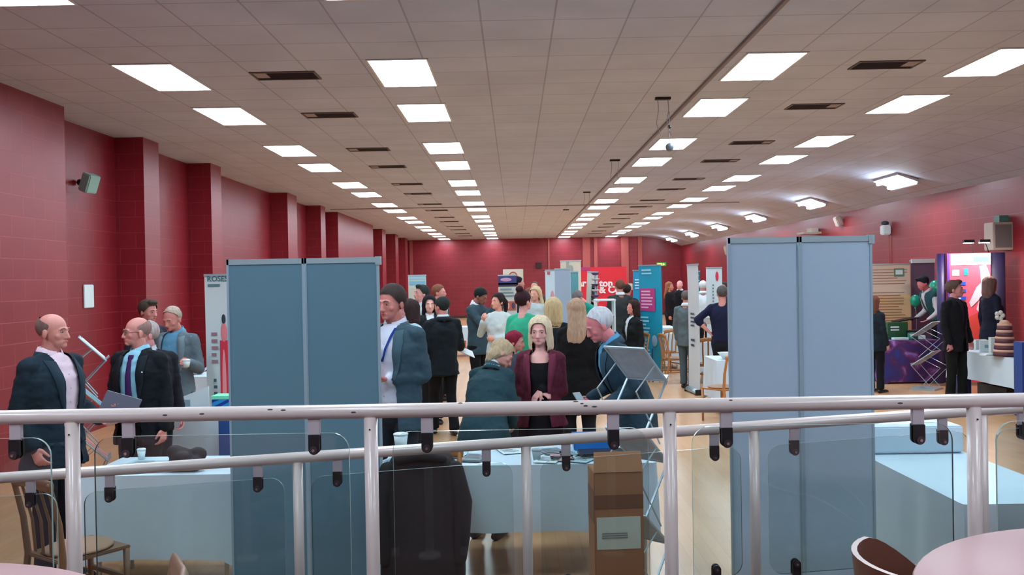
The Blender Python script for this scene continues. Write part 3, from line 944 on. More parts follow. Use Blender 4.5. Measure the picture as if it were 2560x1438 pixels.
    if bottom == 'trousers':
        g.loft([(0, 0, 1.0), (0, 0, .93), (0, .005, .86)], [(ww + .03, .11), (hw + .018, .122), (hw + .012, .118)], 22)
        for hip, kn, an, s in legs:
            g.loft([hip, (hip + kn) / 2, kn, (kn + an) / 2, an + Vector((0, 0, -.02 if not sit else -.02))], [.098, .084, .070, .066, .068], 16, cap=False)
        items.append((g, cv, 3)); names.append('trousers')
    elif bottom in ('skirt', 'longskirt'):
        zz = .50 if bottom == 'skirt' else .35
        g.loft([(0, 0, 1.02), (0, 0, .92), (0, 0, .75), (0, 0, zz)], [(ww + .02, .10), (hw + .02, .125), (hw + .03, .14), (hw + .01, .14)], 22, cap=False)
        items.append((g, cv, 3)); names.append('skirt')
    # ---- shoes
    g = MB()
    for hip, kn, an, s in legs:
        g.loft([an + Vector((0, .045, -.055)), an + Vector((0, 0, -.048)), an + Vector((s * .004, -.07, -.052)), an + Vector((s * .012, -.155, -.060)), an + Vector((s * .013, -.185, -.064))],
               [(.034, .030), (.040, .040), (.044, .034), (.042, .026), (.028, .020)], 14)
        g.loft([an + Vector((0, .02, -.06)), an + Vector((0, 0, .0))], [.036, .040], 12)
    items.append((g, max(cv, .009), 2)); names.append('shoes')
    # ---- hair
    style, hcol = hair
    h = MB()
    hc = (0, .020, 1.672)
    if style in ('short', 'quiff', 'receding', 'bald', 'flat'):
        gr = {'short': .010, 'quiff': .012, 'receding': .007, 'bald': .0025, 'flat': .014}[style]
        h.ell(hc, (.077 + gr, .095 + gr, .086 + gr), nu=24, nv=16)
        if style == 'quiff': h.ell((0, -.045, 1.742), (.060, .045, .030))
        if style == 'flat': h.ell((0, .01, 1.74), (.07, .08, .032))
    elif style in ('bob', 'bobback'):
        h.ell((0, .018, 1.672), (.098, .112, .102), nu=24, nv=16)
        h.loft([(0, .03, 1.66), (0, .035, 1.58), (0, .04, 1.50), (0, .04, 1.475)], [(.098, .098), (.104, .092), (.104, .088), (.09, .075)], 22)
    elif style in ('long', 'ponytail'):
        h.ell((0, .018, 1.672), (.092, .108, .100), nu=24, nv=16)
        if style == 'long':
            h.loft([(0, .04, 1.64), (0, .07, 1.54), (0, .105, 1.42), (0, .115, 1.34), (0, .11, 1.30)], [(.092, .075), (.098, .06), (.10, .05), (.085, .04), (.06, .025)], 22)
        else:
            h.loft([(0, .10, 1.68), (0, .15, 1.63), (0, .15, 1.52), (0, .13, 1.44)], [(.03, .03), (.035, .035), (.034, .03), (.015, .015)], 12)
    elif style == 'bun':
        h.ell((0, .018, 1.668), (.088, .106, .094), nu=24, nv=16)
        h.ell((0, .065, 1.775), (.048, .046, .040))
    elif style == 'swept':
        h.ell((0, .022, 1.672), (.096, .115, .100), nu=24, nv=16)
        h.loft([(0, .05, 1.62), (0, .07, 1.55), (.0, .075, 1.52)], [(.09, .075), (.075, .05), (.05, .03)], 20)
    items.append((h, max(v0, .006), 3)); names.append('hair')
    meshes = remesh_all(items)
    # ---- post-process in the rest pose
    gp = gap
    def gapw(z): return interp(gp, z)
    res = []
    for nm, me in zip(names, meshes):
        if nm in ('jacket', 'coat', 'waistcoat'):
            th = cv * .8
            def sn(p):
                if p.y < -.03 and abs(p.x) < .2 and p.z < 1.5:
                    gw = gapw(p.z)
                    if gw > .004 and abs(abs(p.x) - gw) < th: return Vector((math.copysign(gw, p.x), p.y, p.z))
                return None
            cut_mesh(me, lambda c: not (c.y < -.02 and abs(c.x) < gapw(c.z) and gapw(c.z) > .004 and c.z < 1.52), sn)
            weight_noise(me, .010, (9, 9, 14), px % 17)
            weight_noise(me, .004, (30, 30, 40), px % 13)
        elif nm in ('shirt', 'top', 'dress') and scoop:
            cut_mesh(me, lambda c: not (c.z > scoop + max(0, (c.y + .05)) * .9 + 9 * max(0, abs(c.x) - .075) and abs(c.x) < .11))
        elif nm in ('trousers', 'skirt'): weight_noise(me, .010, (12, 12, 8), px % 11)
        elif nm in ('shirt', 'top', 'dress'): weight_noise(me, .006, (16, 16, 20), px % 7)
        elif nm == 'hair':
            if style == 'bald': zl = ((-.09, 1.9), (-.03, 1.9), (-.012, 1.67), (.01, 1.625), (.03, 1.60), (.06, 1.575), (.12, 1.55))
            elif style == 'receding': zl = ((-.09, 1.80), (-.05, 1.735), (-.01, 1.69), (.012, 1.62), (.04, 1.585), (.12, 1.55))
            elif style in ('bob', 'bobback'): zl = ((-.10, 1.725), (-.075, 1.72), (-.03, 1.52), (0, 1.40))
            elif style in ('long', 'ponytail', 'swept', 'bun'): zl = ((-.10, 1.722), (-.06, 1.71), (-.02, 1.62), (.02, 1.56), (.035, 1.0))
            else: zl = ((-.10, 1.715), (-.06, 1.71), (-.03, 1.66), (0, 1.625), (.03, 1.585), (.06, 1.555), (.14, 1.54))
            side = style in ('bob', 'bobback')
            tb = max(v0, .006) * .8
            def hl(p):
                z = interp(zl, p.y)
                if side and abs(p.x) > .062 and p.y > -.085: z = 1.40
                return z
            def sn(p):
                if style == 'bald': return None
                z = hl(p)
                if abs(p.z - z) < tb and z > 1.45: return Vector((p.x, p.y, z))
                return None
            topz = lambda y: (1.690 + .45 * y) if style == 'bald' else 9
            cut_mesh(me, lambda c: c.z > hl(c) and c.z < topz(c.y), sn)
            long_ = style in ('bob', 'bobback', 'long', 'swept', 'ponytail')
            weight_noise(me, .006 if long_ else .001 if style == 'bald' else .0035, (26, 26, 12), px % 5)
            weight_noise(me, .004 if long_ else .0005 if style == 'bald' else .002, (70, 70, 18), px % 3)
    skinm, hm = skin_mat(skin), hair_mat(hcol)
    lipm = mat('lips %d' % skin[0], (max(0, skin[0] - 20), max(0, skin[1] - 50), max(0, skin[2] - 36)), .5)
    browm = mat('brow %d %d %d %d' % (*hcol, skin[0]), tuple(int(c * .45 + s_ * .38) for c, s_ in zip(hcol, skin)), .7)
    body = meshes[0]
    for mm_ in (skinm, lipm, browm): body.materials.append(mm_)
    for p in ():
        c = p.center
        if c.z > 1.5 and c.y < -.06:
            if 1.566 < c.z + abs(c.x) * .12 < 1.587 and abs(c.x) < (.023 if m else .019) and c.y < -.086: p.material_index = 1
            elif 1.661 < c.z + .15 * abs(abs(c.x) - .03) < 1.670 and .012 < abs(c.x) < .050: p.material_index = 2
    matfor = {'jacket': fab(topcol), 'coat': fab(topcol), 'waistcoat': fab(topcol), 'trousers': fab(botcol), 'skirt': fab(botcol), 'hair': hm,
              'shoes': mat('shoe %d' % shoes[0], shoes, .35), 'dress': fab(topcol), 'top': fab(topcol)}
    matfor['shirt'] = fab(shirt) if (jackettop or top == 'waistcoat') else fab(topcol)
    extras = []   # (name, MB, mat, parentname)
    BV = {}
    def bvh(nm):
        if nm not in BV:
            me = meshes[names.index(nm)]
            BV[nm] = BVHTree.FromPolygons([v.co for v in me.vertices], [p.vertices for p in me.polygons])
        return BV[nm]
    def front(nm, x, z, off, side=-1):
        y = side * .11
        for dx in (0, .006, .012, .02, .03):
            hit = bvh(nm).ray_cast(Vector((x + math.copysign(dx, x), side * 1.0, z)), Vector((0, -side, 0)))
            if hit[0] is not None and hit[0].y * side > .03: y = hit[0].y; break
        return Vector((x, y + side * off, z))
    def strip(nm, path, off, thick=.004, side=-1, two='shirt'):
        """path rows: (xa, za, xb, zb)"""
        mb = MB(); n = len(path)
        for (xa, za, xb, zb) in path:
            a = front(nm, xa, za, off, side); b_ = front(nm, xb, zb, off, side)
            t = Vector((0, side * thick, 0))
            mb.v += [a, b_, b_ + t, a + t]
        for i in range(n - 1):
            q = 4 * i
            mb.f += [[q, q + 1, q + 5, q + 4], [q + 1, q + 2, q + 6, q + 5], [q + 2, q + 3, q + 7, q + 6], [q + 3, q, q + 4, q + 7]]; mb.mi += [0] * 4
        mb.f += [[0, 3, 2, 1], [4 * n - 4, 4 * n - 3, 4 * n - 2, 4 * n - 1]]; mb.mi += [0, 0]
        return mb
    near = Y < 11.5
    jn = 'coat' if top == 'coat' else 'waistcoat' if top == 'waistcoat' else 'jacket'
    # collar
    if (jackettop and not scoop) or top in ('waistcoat', 'shirt'):
        mb = MB(); nk = .060 if m else .050
        rows = 22
        for k in range(rows + 1):
            a = R(-90 + 16) + R(328) * k / rows
            fr = max(0, math.sin(-a))
            for rr, zz in ((nk + .016, 1.478 - .02 * fr), (nk + .005, 1.534 - .028 * fr), (nk + .012, 1.537 - .028 * fr), (nk + .034, 1.486 - .040 * fr)):
                mb.v.append(Vector((rr * math.cos(a), .018 + rr * math.sin(a), zz)))
        for k in range(rows):
            q = 4 * k
            mb.f += [[q, q + 4, q + 5, q + 1], [q + 1, q + 5, q + 6, q + 2], [q + 2, q + 6, q + 7, q + 3], [q + 3, q + 7, q + 4, q]]; mb.mi += [0] * 4
        extras.append(('collar', mb, matfor['shirt'], 'shirt'))
    if (jackettop) and near:
        col = topcol
        lm = mat('lapel %d %d %d' % col, tuple(min(255, int(c * 1.12 + 4)) for c in col), .8, spec=.25)
        for s in (1, -1):
            path = []
            zb = 1.10
            for k in range(9):
                t = k / 8.0; z = zb + (1.45 - zb) * t
                wd = .012 + .052 * math.sin(min(1, t * 1.25) * PI / 2) * (1 if t < .8 else 1 - (t - .8) * 1.2)
                g_ = gapw(z)
                path.append((s * (g_ + .001), z, s * (g_ + wd), z + .01))
            extras.append(('lapel', strip(jn, path, .007, .005), lm, jn))
        mb = MB(); rows = 16
        for k in range(rows + 1):
            a = R(-35) + R(250) * k / rows
            for rr, zz in ((.090 if m else .078, 1.455), (.082 if m else .072, 1.508), (.089 if m else .079, 1.511), (.106 if m else .094, 1.455)):
                mb.v.append(Vector((rr * math.cos(a), .02 + rr * math.sin(a), zz - .02 * max(0, math.sin(-a)))))
        for k in range(rows):
            q = 4 * k
            mb.f += [[q, q + 4, q + 5, q + 1], [q + 1, q + 5, q + 6, q + 2], [q + 2, q + 6, q + 7, q + 3], [q + 3, q + 7, q + 4, q]]; mb.mi += [0] * 4
        extras.append(('jacket_collar', mb, lm, jn))
        if m and Y < 8:
            for s in (1, -1):
                extras.append(('pocket_flap', strip(jn, [(s * .07, .93, s * .07, .90), (s * .15, .935, s * .15, .905)], .002, .004), lm, jn))
    if near and (top in ('shirt',) or (jackettop and gp and gp[-1][1] > .03)):
        nb = 'shirt'
        mb = MB()
        for z in (1.36, 1.27, 1.18, 1.09, 1.0):
            p = front(nb, 0, z, .002); mb.ell(p, (.005, .002, .005), nu=8, nv=5)
        if not tie and m: extras.append(('buttons', mb, mat('shirt button', (190, 190, 196), .4), nb))
    if tie:
        path = [(-.020, 1.462, .020, 1.462), (-.022, 1.44, .022, 1.44), (-.014, 1.425, .014, 1.425)] + [(-(.017 + .018 * t), 1.40 - .42 * t, (.017 + .018 * t), 1.40 - .42 * t) for t in (0, .25, .5, .75, 1)] + [(-.003, .955, .003, .955)]
        extras.append(('tie', strip('shirt', path, .006, .006), fab(tie), None))
    if lanyard:
        mb = MB()
        base = strip('shirt', [(s_ * (.066 - .062 * t) - .0075, 1.47 - .23 * t, s_ * (.066 - .062 * t) + .0075, 1.47 - .23 * t) for s_ in (1,) for t in (0, .2, .4, .6, .8, 1)], .012, .003)
        b2 = strip('shirt', [(-(.066 - .062 * t) - .0075, 1.47 - .23 * t, -(.066 - .062 * t) + .0075, 1.47 - .23 * t) for t in (0, .2, .4, .6, .8, 1)], .012, .003)
        o_ = len(base.v); base.v += b2.v; base.f += [[i + o_ for i in f_] for f_ in b2.f]; base.mi += b2.mi
        extras.append(('lanyard', base, fab(lanyard), None))
    if extra:
        for e in extra: extras.append(e(front, strip, jn, L))
    # eyes, brows and lips
    if Y < 14.5:
        mb = MB()
        for s in (1, -1):
            mb = MB(); mb.loft([(s * .014, -.091, 1.661), (s * .030, -.0905, 1.666), (s * .047, -.079, 1.661)], [(.0042, .003), (.0048, .0034), (.003, .002)], 6)
            extras.append(('eyebrow', mb, browm, None))
        mb = MB()
        lw = .021 if m else .019
        mb.loft([(-lw, -.088, 1.5815), (-lw * .4, -.0965, 1.5825), (0, -.098, 1.5810), (lw * .4, -.0965, 1.5825), (lw, -.088, 1.5815)], [(.001, .001), (.0030, .003), (.0028, .003), (.0030, .003), (.001, .001)], 8)
        mb.loft([(-lw * .8, -.088, 1.5790), (0, -.0965, 1.5735), (lw * .8, -.088, 1.5790)], [(.001, .001), (.0042, .004), (.001, .001)], 8)
        extras.append(('lips', mb, lipm, None))
    if Y < 12:
        for s in (1, -1):
            mb = MB(); c = Vector((s * .030, -.0725, 1.641))
            mb.ell(c, (.0140, .0120, .0068), nu=14, nv=9)
            mb.cur = 1; mb.ell(c + Vector((0, -.0085, 0)), (.0068, .0046, .0058), nu=10, nv=6)
            extras.append(('eye', mb, [mat('eye white', (160, 138, 136), .5), mat('iris', (36, 28, 28), .3)], None))
    if glasses:
        mb = MB(); gm = mat('spectacle frame', (34, 30, 36), .4)
        for s in (1, -1):
            pts = [Vector((s * .033 + .024 * math.cos(a), -.100 + .012 * abs(math.cos(a) * .5 + s * .3 * 0), 1.638 + .017 * math.sin(a))) for a in [2 * PI * k / 14 for k in range(15)]]
            mb.loft(pts, [.0018] * 15, 6, cap=False)
            mb.loft([(s * .057, -.096, 1.642), (s * .078, -.03, 1.642), (s * .082, .02, 1.636)], [.002] * 3, 6)
        mb.loft([(-.009, -.104, 1.642), (.009, -.104, 1.642)], [.002, .002], 6)
        extras.append(('glasses', mb, gm, None))
    if style == 'hat': pass
    # ---- pose: head turn, lean, scale
    hy, hp = R(head[0]), R(head[1])
    HR = Matrix.Rotation(hy, 3, 'Z') @ Matrix.Rotation(hp, 3, 'X')
    piv = Vector((0, .02, 1.52))
    zbend = .93
    LR = R(leanside)
    sitd = .43 if sit else 0
    def deform(p, hairlike=False):
        q = Vector(p)
        if hairlike:
            wgt = sstep(1.28, 1.56, q.z)
            d = q - piv
            if hs != 1.0: d = d * (1 + (hs - 1) * wgt)
            q = piv + d.lerp(HR @ d, wgt)
        elif q.z > 1.46 and (q.x * q.x + (q.y - .0) ** 2) < .19 ** 2:
            wgt = sstep(1.47, 1.56, q.z)
            d = q - piv
            if hs != 1.0: d = d * (1 + (hs - 1) * wgt)
            q = piv + d.lerp(HR @ d, wgt)
        if bend and q.z > zbend - .15:
            wgt = sstep(zbend - .15, zbend + .30, q.z)
            a = bend * wgt
            d = q - Vector((0, 0, zbend))
            q = Vector((0, 0, zbend)) + Matrix.Rotation(a, 3, 'X') @ d
        if LR and q.z > zbend:
            a = LR * sstep(zbend, zbend + .3, q.z)
            d = q - Vector((0, 0, zbend)); q = Vector((0, 0, zbend)) + Matrix.Rotation(a, 3, 'Y') @ d
        q = q * S
        q.z -= sitd * S
        return q
    def dmesh(me, hairlike=False):
        n = len(me.vertices); co = [0.0] * (3 * n)
        for i, v in enumerate(me.vertices):
            q = deform(v.co, hairlike); co[3 * i] = q.x; co[3 * i + 1] = q.y; co[3 * i + 2] = q.z
        me.vertices.foreach_set('co', co); me.update()
    # the lean rotates about X so that the trunk goes toward -Y (forward)
    objs = {}
    for nm, me in zip(names, meshes):
        if nm != 'body': me.materials.append(matfor[nm])
        dmesh(me, nm == 'hair')
        me.polygons.foreach_set('use_smooth', [True] * len(me.polygons))
        me.name = nm
    body_o = link('body', meshes[0], root)
    for nm, me in zip(names[1:], meshes[1:]): objs[nm] = link(nm, me, root)
    for nm, mb, mm_, par in extras:
        if mb is None: continue
        for i, v in enumerate(mb.v): mb.v[i] = deform(v)
        obj(nm, mb, mm_, objs.get(par) if par else root, True)
    # world-space wrists for held things
    out = {}
    MW = Matrix.Translation((X, Yb, z0)) @ Matrix.Rotation(R(yaw), 4, 'Z')
    for i, (sh, el, wr, f, s, a) in enumerate(L):
        out['LR'[i]] = MW @ deform(wr + f * .08)
    root['_x'] = X
    del root['_x']
    return root, out

# ================================================================ the crowd, from near to far
A = dict
DOWN = A(u=(.14, .02, -1), f=(.06, -.25, -1))
PEOPLE = {}
def P(key, *a, **k):
    PEOPLE[key] = person(*a, **k)
# ---- near group on the left
P('bald', 'balding man in dark navy jacket and pale pink shirt by the left wall', 128, 786, 5.9, 72, fat=1.18, head=(14, 4), hair=('bald', (122, 100, 94)),
  topcol=(24, 42, 54), gap=((.76, .07), (1.1, .055), (1.3, .06), (1.48, .075)), shirt=(226, 206, 220), botcol=(26, 34, 44), hs=1.0,
  arms=(A(u=(.18, .10, -1), f=(-.1, -.9, -.35), palm=(0, 0, 1)), A(u=(.16, .18, -1), f=(.0, -.55, -1))))
def badge(front, strip, jn, L):
    mb = MB(); p = front(jn, .115, 1.33, .004); mb.ell(p, (.012, .004, .008), nu=8, nv=5); return ('badge', mb, M_PAPER, jn)
P('glasses', 'man in glasses with a dark suit, pale blue shirt and purple tie, holding a folder', 345, 795, 6.9, -12, fat=1.12, head=(-42, 2), hair=('bald', (150, 122, 116)), skin=(208, 142, 134),
  topcol=(14, 22, 30), gap=((.76, .12), (1.0, .09), (1.3, .07), (1.48, .068)), shirt=(140, 200, 222), tie=(66, 34, 92), botcol=(16, 20, 26), glasses=True, extra=[badge],
  arms=(A(u=(.14, .05, -1), f=(.04, -.2, -1)), A(u=(.22, .06, -1), f=(-.55, -.75, -.22), palm=(0, .2, 1), curl=.5)))
P('hidden', 'grey-haired man almost hidden behind the man in glasses', 374, 805, 7.55, 40, head=(-90, 4), hair=('short', (170, 164, 164)), skin=(214, 146, 148), topcol=(28, 30, 40))
P('youth', 'young man with a dark brown quiff, standing behind against the red wall', 367, 752, 9.7, 58, head=(10, 8), hair=('quiff', (66, 58, 48)), skin=(196, 134, 128), topcol=(40, 40, 52), top='shirt')
P('greyblazer', 'grey-haired man in an open grey blazer holding a cup, left of the white roll-up banner', 437, 766, 8.85, -8, fat=1.0, head=(-10, 20), hair=('receding', (176, 164, 150)), skin=(206, 138, 128),
  topcol=(94, 112, 122), gap=((.84, .12), (1.0, .11), (1.3, .09), (1.48, .07)), top='blazer', shirt=(96, 160, 194), botcol=(30, 42, 66),
  arms=(A(u=(.18, .05, -1), f=(.15, -.95, .25), palm=(-1, 0, .2), curl=.6), A(u=(.16, .05, -1), f=(-.45, -.6, -.75), palm=(-1, 0, 0))))
# ---- man with the lanyard
P('lanyard', 'tall man in a slate blue jacket with a blue lanyard', 983, 719, 6.85, -26, fat=1.16, head=(-8, 8), hair=('short', (58, 50, 48)), skin=(200, 128, 118), hs=1.06,
  topcol=(54, 78, 90), gap=((.76, .12), (1.0, .10), (1.3, .085), (1.48, .072)), shirt=(206, 214, 232), lanyard=(18, 66, 150), botcol=(34, 44, 56),
  arms=(A(u=(.12, .10, -1), f=(-.62, -.72, -.05), palm=(-.3, 0, 1), curl=.8), A(u=(.14, .08, -1), f=(-.35, -.95, -.05), palm=(-.6, 0, .8), curl=.8)))
# ---- group behind the middle table
P('stooping', 'woman with streaked blonde hair and dark green jacket bending over the middle table', 1240, 850, 6.95, 158, sex='f', fat=1.26, lean=24, head=(-52, 26), hair=('swept', (176, 158, 128)), skin=(206, 146, 134),
  topcol=(36, 66, 74), top='jacket', gap=((.76, .02), (1.48, .04)), botcol=(38, 70, 92), arms=(A(u=(.2, -.35, -1), f=(-.2, -.7, -.7)), A(u=(.2, -.3, -1), f=(-.2, -.7, -.7))))
def neckfront(front, strip, jn, L):
    mb = MB()
    mb.v = [front('shirt', .075 * math.cos(a), 1.425 + .055 * math.sin(a), .006) for a in [PI + PI * k / 10 for k in range(11)]] + [Vector((.07, .0, 1.48)), Vector((-.07, .0, 1.48))]
    mb.f = [list(range(13))]; mb.mi = [0]
    return ('neckline', mb, skin_mat((222, 168, 160)), 'shirt')
P('burgundy', 'blonde woman with a shoulder-length bob in a burgundy blazer over a black top', 1350, 799, 7.15, -8, sex='f', fat=1.12, head=(-4, 4), hair=('bob', (216, 200, 170)), skin=(222, 166, 158), hs=1.07,
  topcol=(92, 34, 54), top='blazer', gap=((.84, .10), (1.0, .08), (1.2, .07), (1.48, .085)), shirt=(16, 14, 20), bottom='skirt', botcol=(20, 18, 24), scoop=1.385,
  arms=(A(u=(.10, .05, -1), f=(-.62, -.70, .12), palm=(0, .3, -1), h=(-.6, -.3, -.75), curl=.3), A(u=(.30, .02, -1), f=(-.85, -.5, -.02), palm=(0, .3, -1), curl=.4)))
P('leaning', 'white-haired man in a teal grey suit leaning forward in profile behind the zigzag rack', 1502, 780, 6.95, -78, fat=1.14, lean=22, head=(-6, 6), hair=('receding', (196, 202, 210)), skin=(214, 128, 132), hs=1.1,
  topcol=(38, 62, 76), gap=((.76, .05), (1.48, .06)), shirt=(88, 160, 202), botcol=(30, 44, 56),
  arms=(A(u=(.10, -.10, -1), f=(-.15, -.92, -.25), palm=(-1, 0, .3), curl=.9), A(u=(.10, -.15, -1), f=(-.15, -.9, -.15), palm=(-1, 0, .3), curl=.9)))
# ---- middle distance, centre
P('darkback', 'dark-haired man in black seen from behind, holding white papers and an orange card', 1105, 744, 11.3, -160, fat=1.1, head=(30, 0), hair=('short', (36, 44, 46)), topcol=(16, 26, 34), gap=None, botcol=(14, 18, 24), stride=.12,
  arms=(A(u=(.2, .05, -1), f=(.1, -.4, -1)), A(u=(.22, -.10, -1), f=(.25, -.9, -.25), palm=(0, 0, 1))))
P('blackhair', 'young woman with long straight black hair facing the man in black', 1073, 741, 12.2, 12, sex='f', head=(0, 4), hair=('bob', (16, 18, 26)), skin=(224, 176, 164), topcol=(18, 26, 34), top='blazer', botcol=(20, 22, 28))
P('sliver', 'woman whose face shows just behind the lanyard man', 1023, 752, 10.2, -50, sex='f', head=(-30, 0), hair=('bobback', (50, 38, 40)), skin=(206, 152, 156), topcol=(170, 204, 216), top='shirt')
P('drinking', 'dark-haired man in a pale shirt raising a hand to his face', 1052, 715, 13.6, -50, head=(-10, -4), hair=('quiff', (40, 52, 52)), skin=(206, 150, 144), top='shirt', topcol=(184, 206, 214),
  arms=(A(u=(.2, -.5, -.6), f=(-.4, -.35, 1), palm=(0, 1, 0)), A(u=(.2, -.6, -.5), f=(-.4, -.3, 1), palm=(0, 1, 0))))
P('ginger', 'man with short ginger brown hair facing right, behind the man in black', 1098, 713, 14.6, 75, head=(0, 0), hair=('short', (124, 82, 62)), skin=(214, 148, 138), top='jacket', topcol=(120, 146, 150))
P('eating', 'black-haired man in a blue grey blazer, head bowed, eating', 1192, 718, 13.8, 62, head=(8, 30), hair=('short', (24, 34, 34)), skin=(150, 98, 84), topcol=(52, 76, 88), top='jacket', gap=None, botcol=(14, 18, 22),
  arms=(A(u=(.1, -.75, -.6), f=(-.25, -.35, .8), palm=(0, 1, 0)), A(u=(.15, -.8, -.75), f=(-.2, -.5, .75), palm=(0, 1, 0))), stance=.08)
P('whitewoman', 'dark-haired woman with a ponytail in a loose white top and black skirt', 1245, 735, 12.8, -30, sex='f', fat=1.1, head=(-20, 0), hair=('ponytail', (42, 34, 36)), skin=(220, 160, 142), top='longtop', topcol=(196, 212, 214), bottom='longskirt', botcol=(16, 18, 24),
  arms=(A(u=(.35, -.1, -1), f=(-.8, -.5, -.1)), A(u=(.42, -.25, -.85), f=(-.5, -.45, .85), palm=(0, 1, 0))))
P('greenwoman', 'woman with dark hair in a bun and a bright green top, seen from behind', 1308, 728, 10.5, 150, sex='f', fat=1.1, head=(-18, 0), hair=('bun', (52, 28, 36)), skin=(222, 164, 160), top='top', topcol=(52, 172, 136), sleeves='short', botcol=(30, 40, 60))
P('cap', 'person in a maroon cap, low down between the woman in green and the stooping woman', 1284, 830, 8.7, 60, sex='f', head=(20, 10), hair=('swept', (128, 30, 56)), skin=(196, 140, 132), top='top', topcol=(60, 70, 84), H=None)
def bag(front, strip, jn, L):
    mb = MB(); mb.loft([(-.13, .18, 1.02), (-.13, .19, 1.15), (-.13, .18, 1.28)], [(.10, .05), (.11, .06), (.09, .05)], 16); return ('backpack', mb, mat('black leather bag', (34, 38, 44), .35), None)
P('bagwoman', 'woman with light blonde bob, black jacket and leather bag, seen from behind', 1383, 748, 9.6, 172, sex='f', fat=1.14, hair=('bobback', (196, 178, 136)), skin=(214, 160, 150), top='jacket', topcol=(20, 32, 40), gap=None, bottom='skirt', botcol=(150, 138, 120), extra=[bag],
  arms=(A(u=(.18, -.1, -1), f=(-.3, -.8, -.3)), DOWN))
P('longblonde', 'woman with long ash blonde hair and a long black coat seen from behind', 1442, 750, 8.8, 164, sex='f', fat=1.08, head=(20, 4), hair=('long', (180, 152, 128)), skin=(214, 158, 148), top='coat', topcol=(12, 14, 18), gap=None,
  arms=(A(u=(.15, 0, -1), f=(.0, -.3, -1)), A(u=(.15, 0, -1), f=(.0, -.2, -1))))
# ---- behind, centre
P('navyfar', 'dark-haired man in navy standing in front of the purple headed banner', 1297, 693, 19.5, 100, hair=('short', (20, 22, 36)), topcol=(28, 46, 68), top='jacket', gap=None, botcol=(24, 34, 50))
P('brownfar', 'man in glasses and a brown coat far down the hall', 1336, 705, 20.5, -10, hair=('receding', (96, 76, 66)), skin=(208, 150, 136), top='coat', topcol=(92, 78, 70), glasses=True)
P('blondefar', 'woman with light blonde hair in a white top before the man in the brown coat', 1338, 718, 14.6, -30, sex='f', hair=('long', (206, 186, 150)), skin=(216, 164, 146), top='top', topcol=(180, 200, 204))
P('auburnfar', 'woman with auburn hair beside the far blonde woman', 1325, 722, 16.4, 20, sex='f', hair=('bobback', (120, 76, 60)), skin=(206, 150, 130), top='jacket', topcol=(66, 72, 70))
P('teal', 'grey-haired man in a teal green T-shirt bending forward by the white shelf', 1448, 725, 16.0, -62, lean=24, head=(0, 24), hair=('short', (112, 106, 110)), skin=(206, 142, 132), top='tshirt', topcol=(30, 152, 138), sleeves='short', botcol=(34, 54, 60),
  arms=(A(u=(.2, -.2, -1), f=(-.2, -.9, .2)), A(u=(.2, -.2, -1), f=(-.2, -.9, .1))))
P('coatback', 'man in a charcoal coat seen from behind, in front of the red display wall', 1549, 701, 17.6, -165, hair=('short', (104, 72, 56)), top='coat', topcol=(54, 60, 60), gap=None, botcol=(14, 16, 20))
P('blackfar', 'person in a long black coat just right of the charcoal coat', 1568, 712, 18.2, 150, hair=('short', (44, 34, 32)), top='coat', topcol=(14, 14, 18), gap=None, botcol=(12, 12, 14))
P('whitecollar', 'dark-haired woman in black with a white collar, seated behind the cyan banners', 1581, 740, 16.6, -60, sex='f', hair=('bobback', (46, 30, 28)), skin=(206, 136, 124), top='jacket', topcol=(16, 22, 24), sit=True)
P('reddress', 'grey-blonde woman in a red patterned dress seated left of the taller cyan banner', 1597, 752, 19.7, -40, sex='f', hair=('bobback', (150, 124, 106)), skin=(206, 150, 138), top='dress', topcol=(160, 34, 58), bottom='none', sit=True)
P('farblonde', 'long-haired person in black far back beside the bald man', 1674, 706, 24.0, 60, sex='f', hair=('long', (150, 96, 72)), skin=(196, 126, 104), top='top', topcol=(20, 18, 24), botcol=(14, 14, 20))
P('farbald', 'bald man in a black jacket far back by the red wall', 1699, 702, 25.0, -30, hair=('bald', (150, 110, 100)), skin=(226, 160, 158), top='jacket', topcol=(14, 14, 20), gap=None)
# ---- right of centre
P('greysuit', 'grey-haired man in a grey suit with his back turned, beside the tall white banner', 1716, 728, 15.6, 140, head=(20, 8), hair=('short', (98, 90, 90)), topcol=(88, 104, 110), top='jacket', gap=None, botcol=(74, 90, 98), stance=.08,
  arms=(A(u=(.15, 0, -1), f=(0, -.2, -1)), A(u=(.15, -.1, -1), f=(-.1, -.95, .05), palm=(0, 0, 1))))
P('whiteshirt', 'person in white shirt and dark trousers from behind, beyond the tall white banner', 1757, 703, 20.4, 170, fat=1.05, hair=('short', (214, 224, 228)), top='shirt', topcol=(216, 230, 236), botcol=(22, 42, 48), sleeves='elbow')
P('redface', 'person with dark hair behind the edge-on white banner', 1746, 703, 22.6, 60, hair=('short', (60, 38, 44)), skin=(206, 112, 112), top='jacket', topcol=(40, 60, 80))
P('handhip', 'grey-haired man in a navy short-sleeved top with a hand on his hip', 1806, 716, 14.2, 155, fat=1.1, head=(25, 0), hair=('short', (84, 84, 84)), top='tshirt', topcol=(22, 28, 58), sleeves='elbow', botcol=(20, 28, 40), stride=.12,
  arms=(A(u=(.85, .25, -.75), f=(-.75, -.1, -.8)), DOWN))
P('behindhip', 'dark-haired person behind the man with a hand on his hip', 1809, 706, 19.4, -40, hair=('short', (52, 50, 48)), skin=(200, 120, 110), top='jacket', topcol=(30, 50, 60))
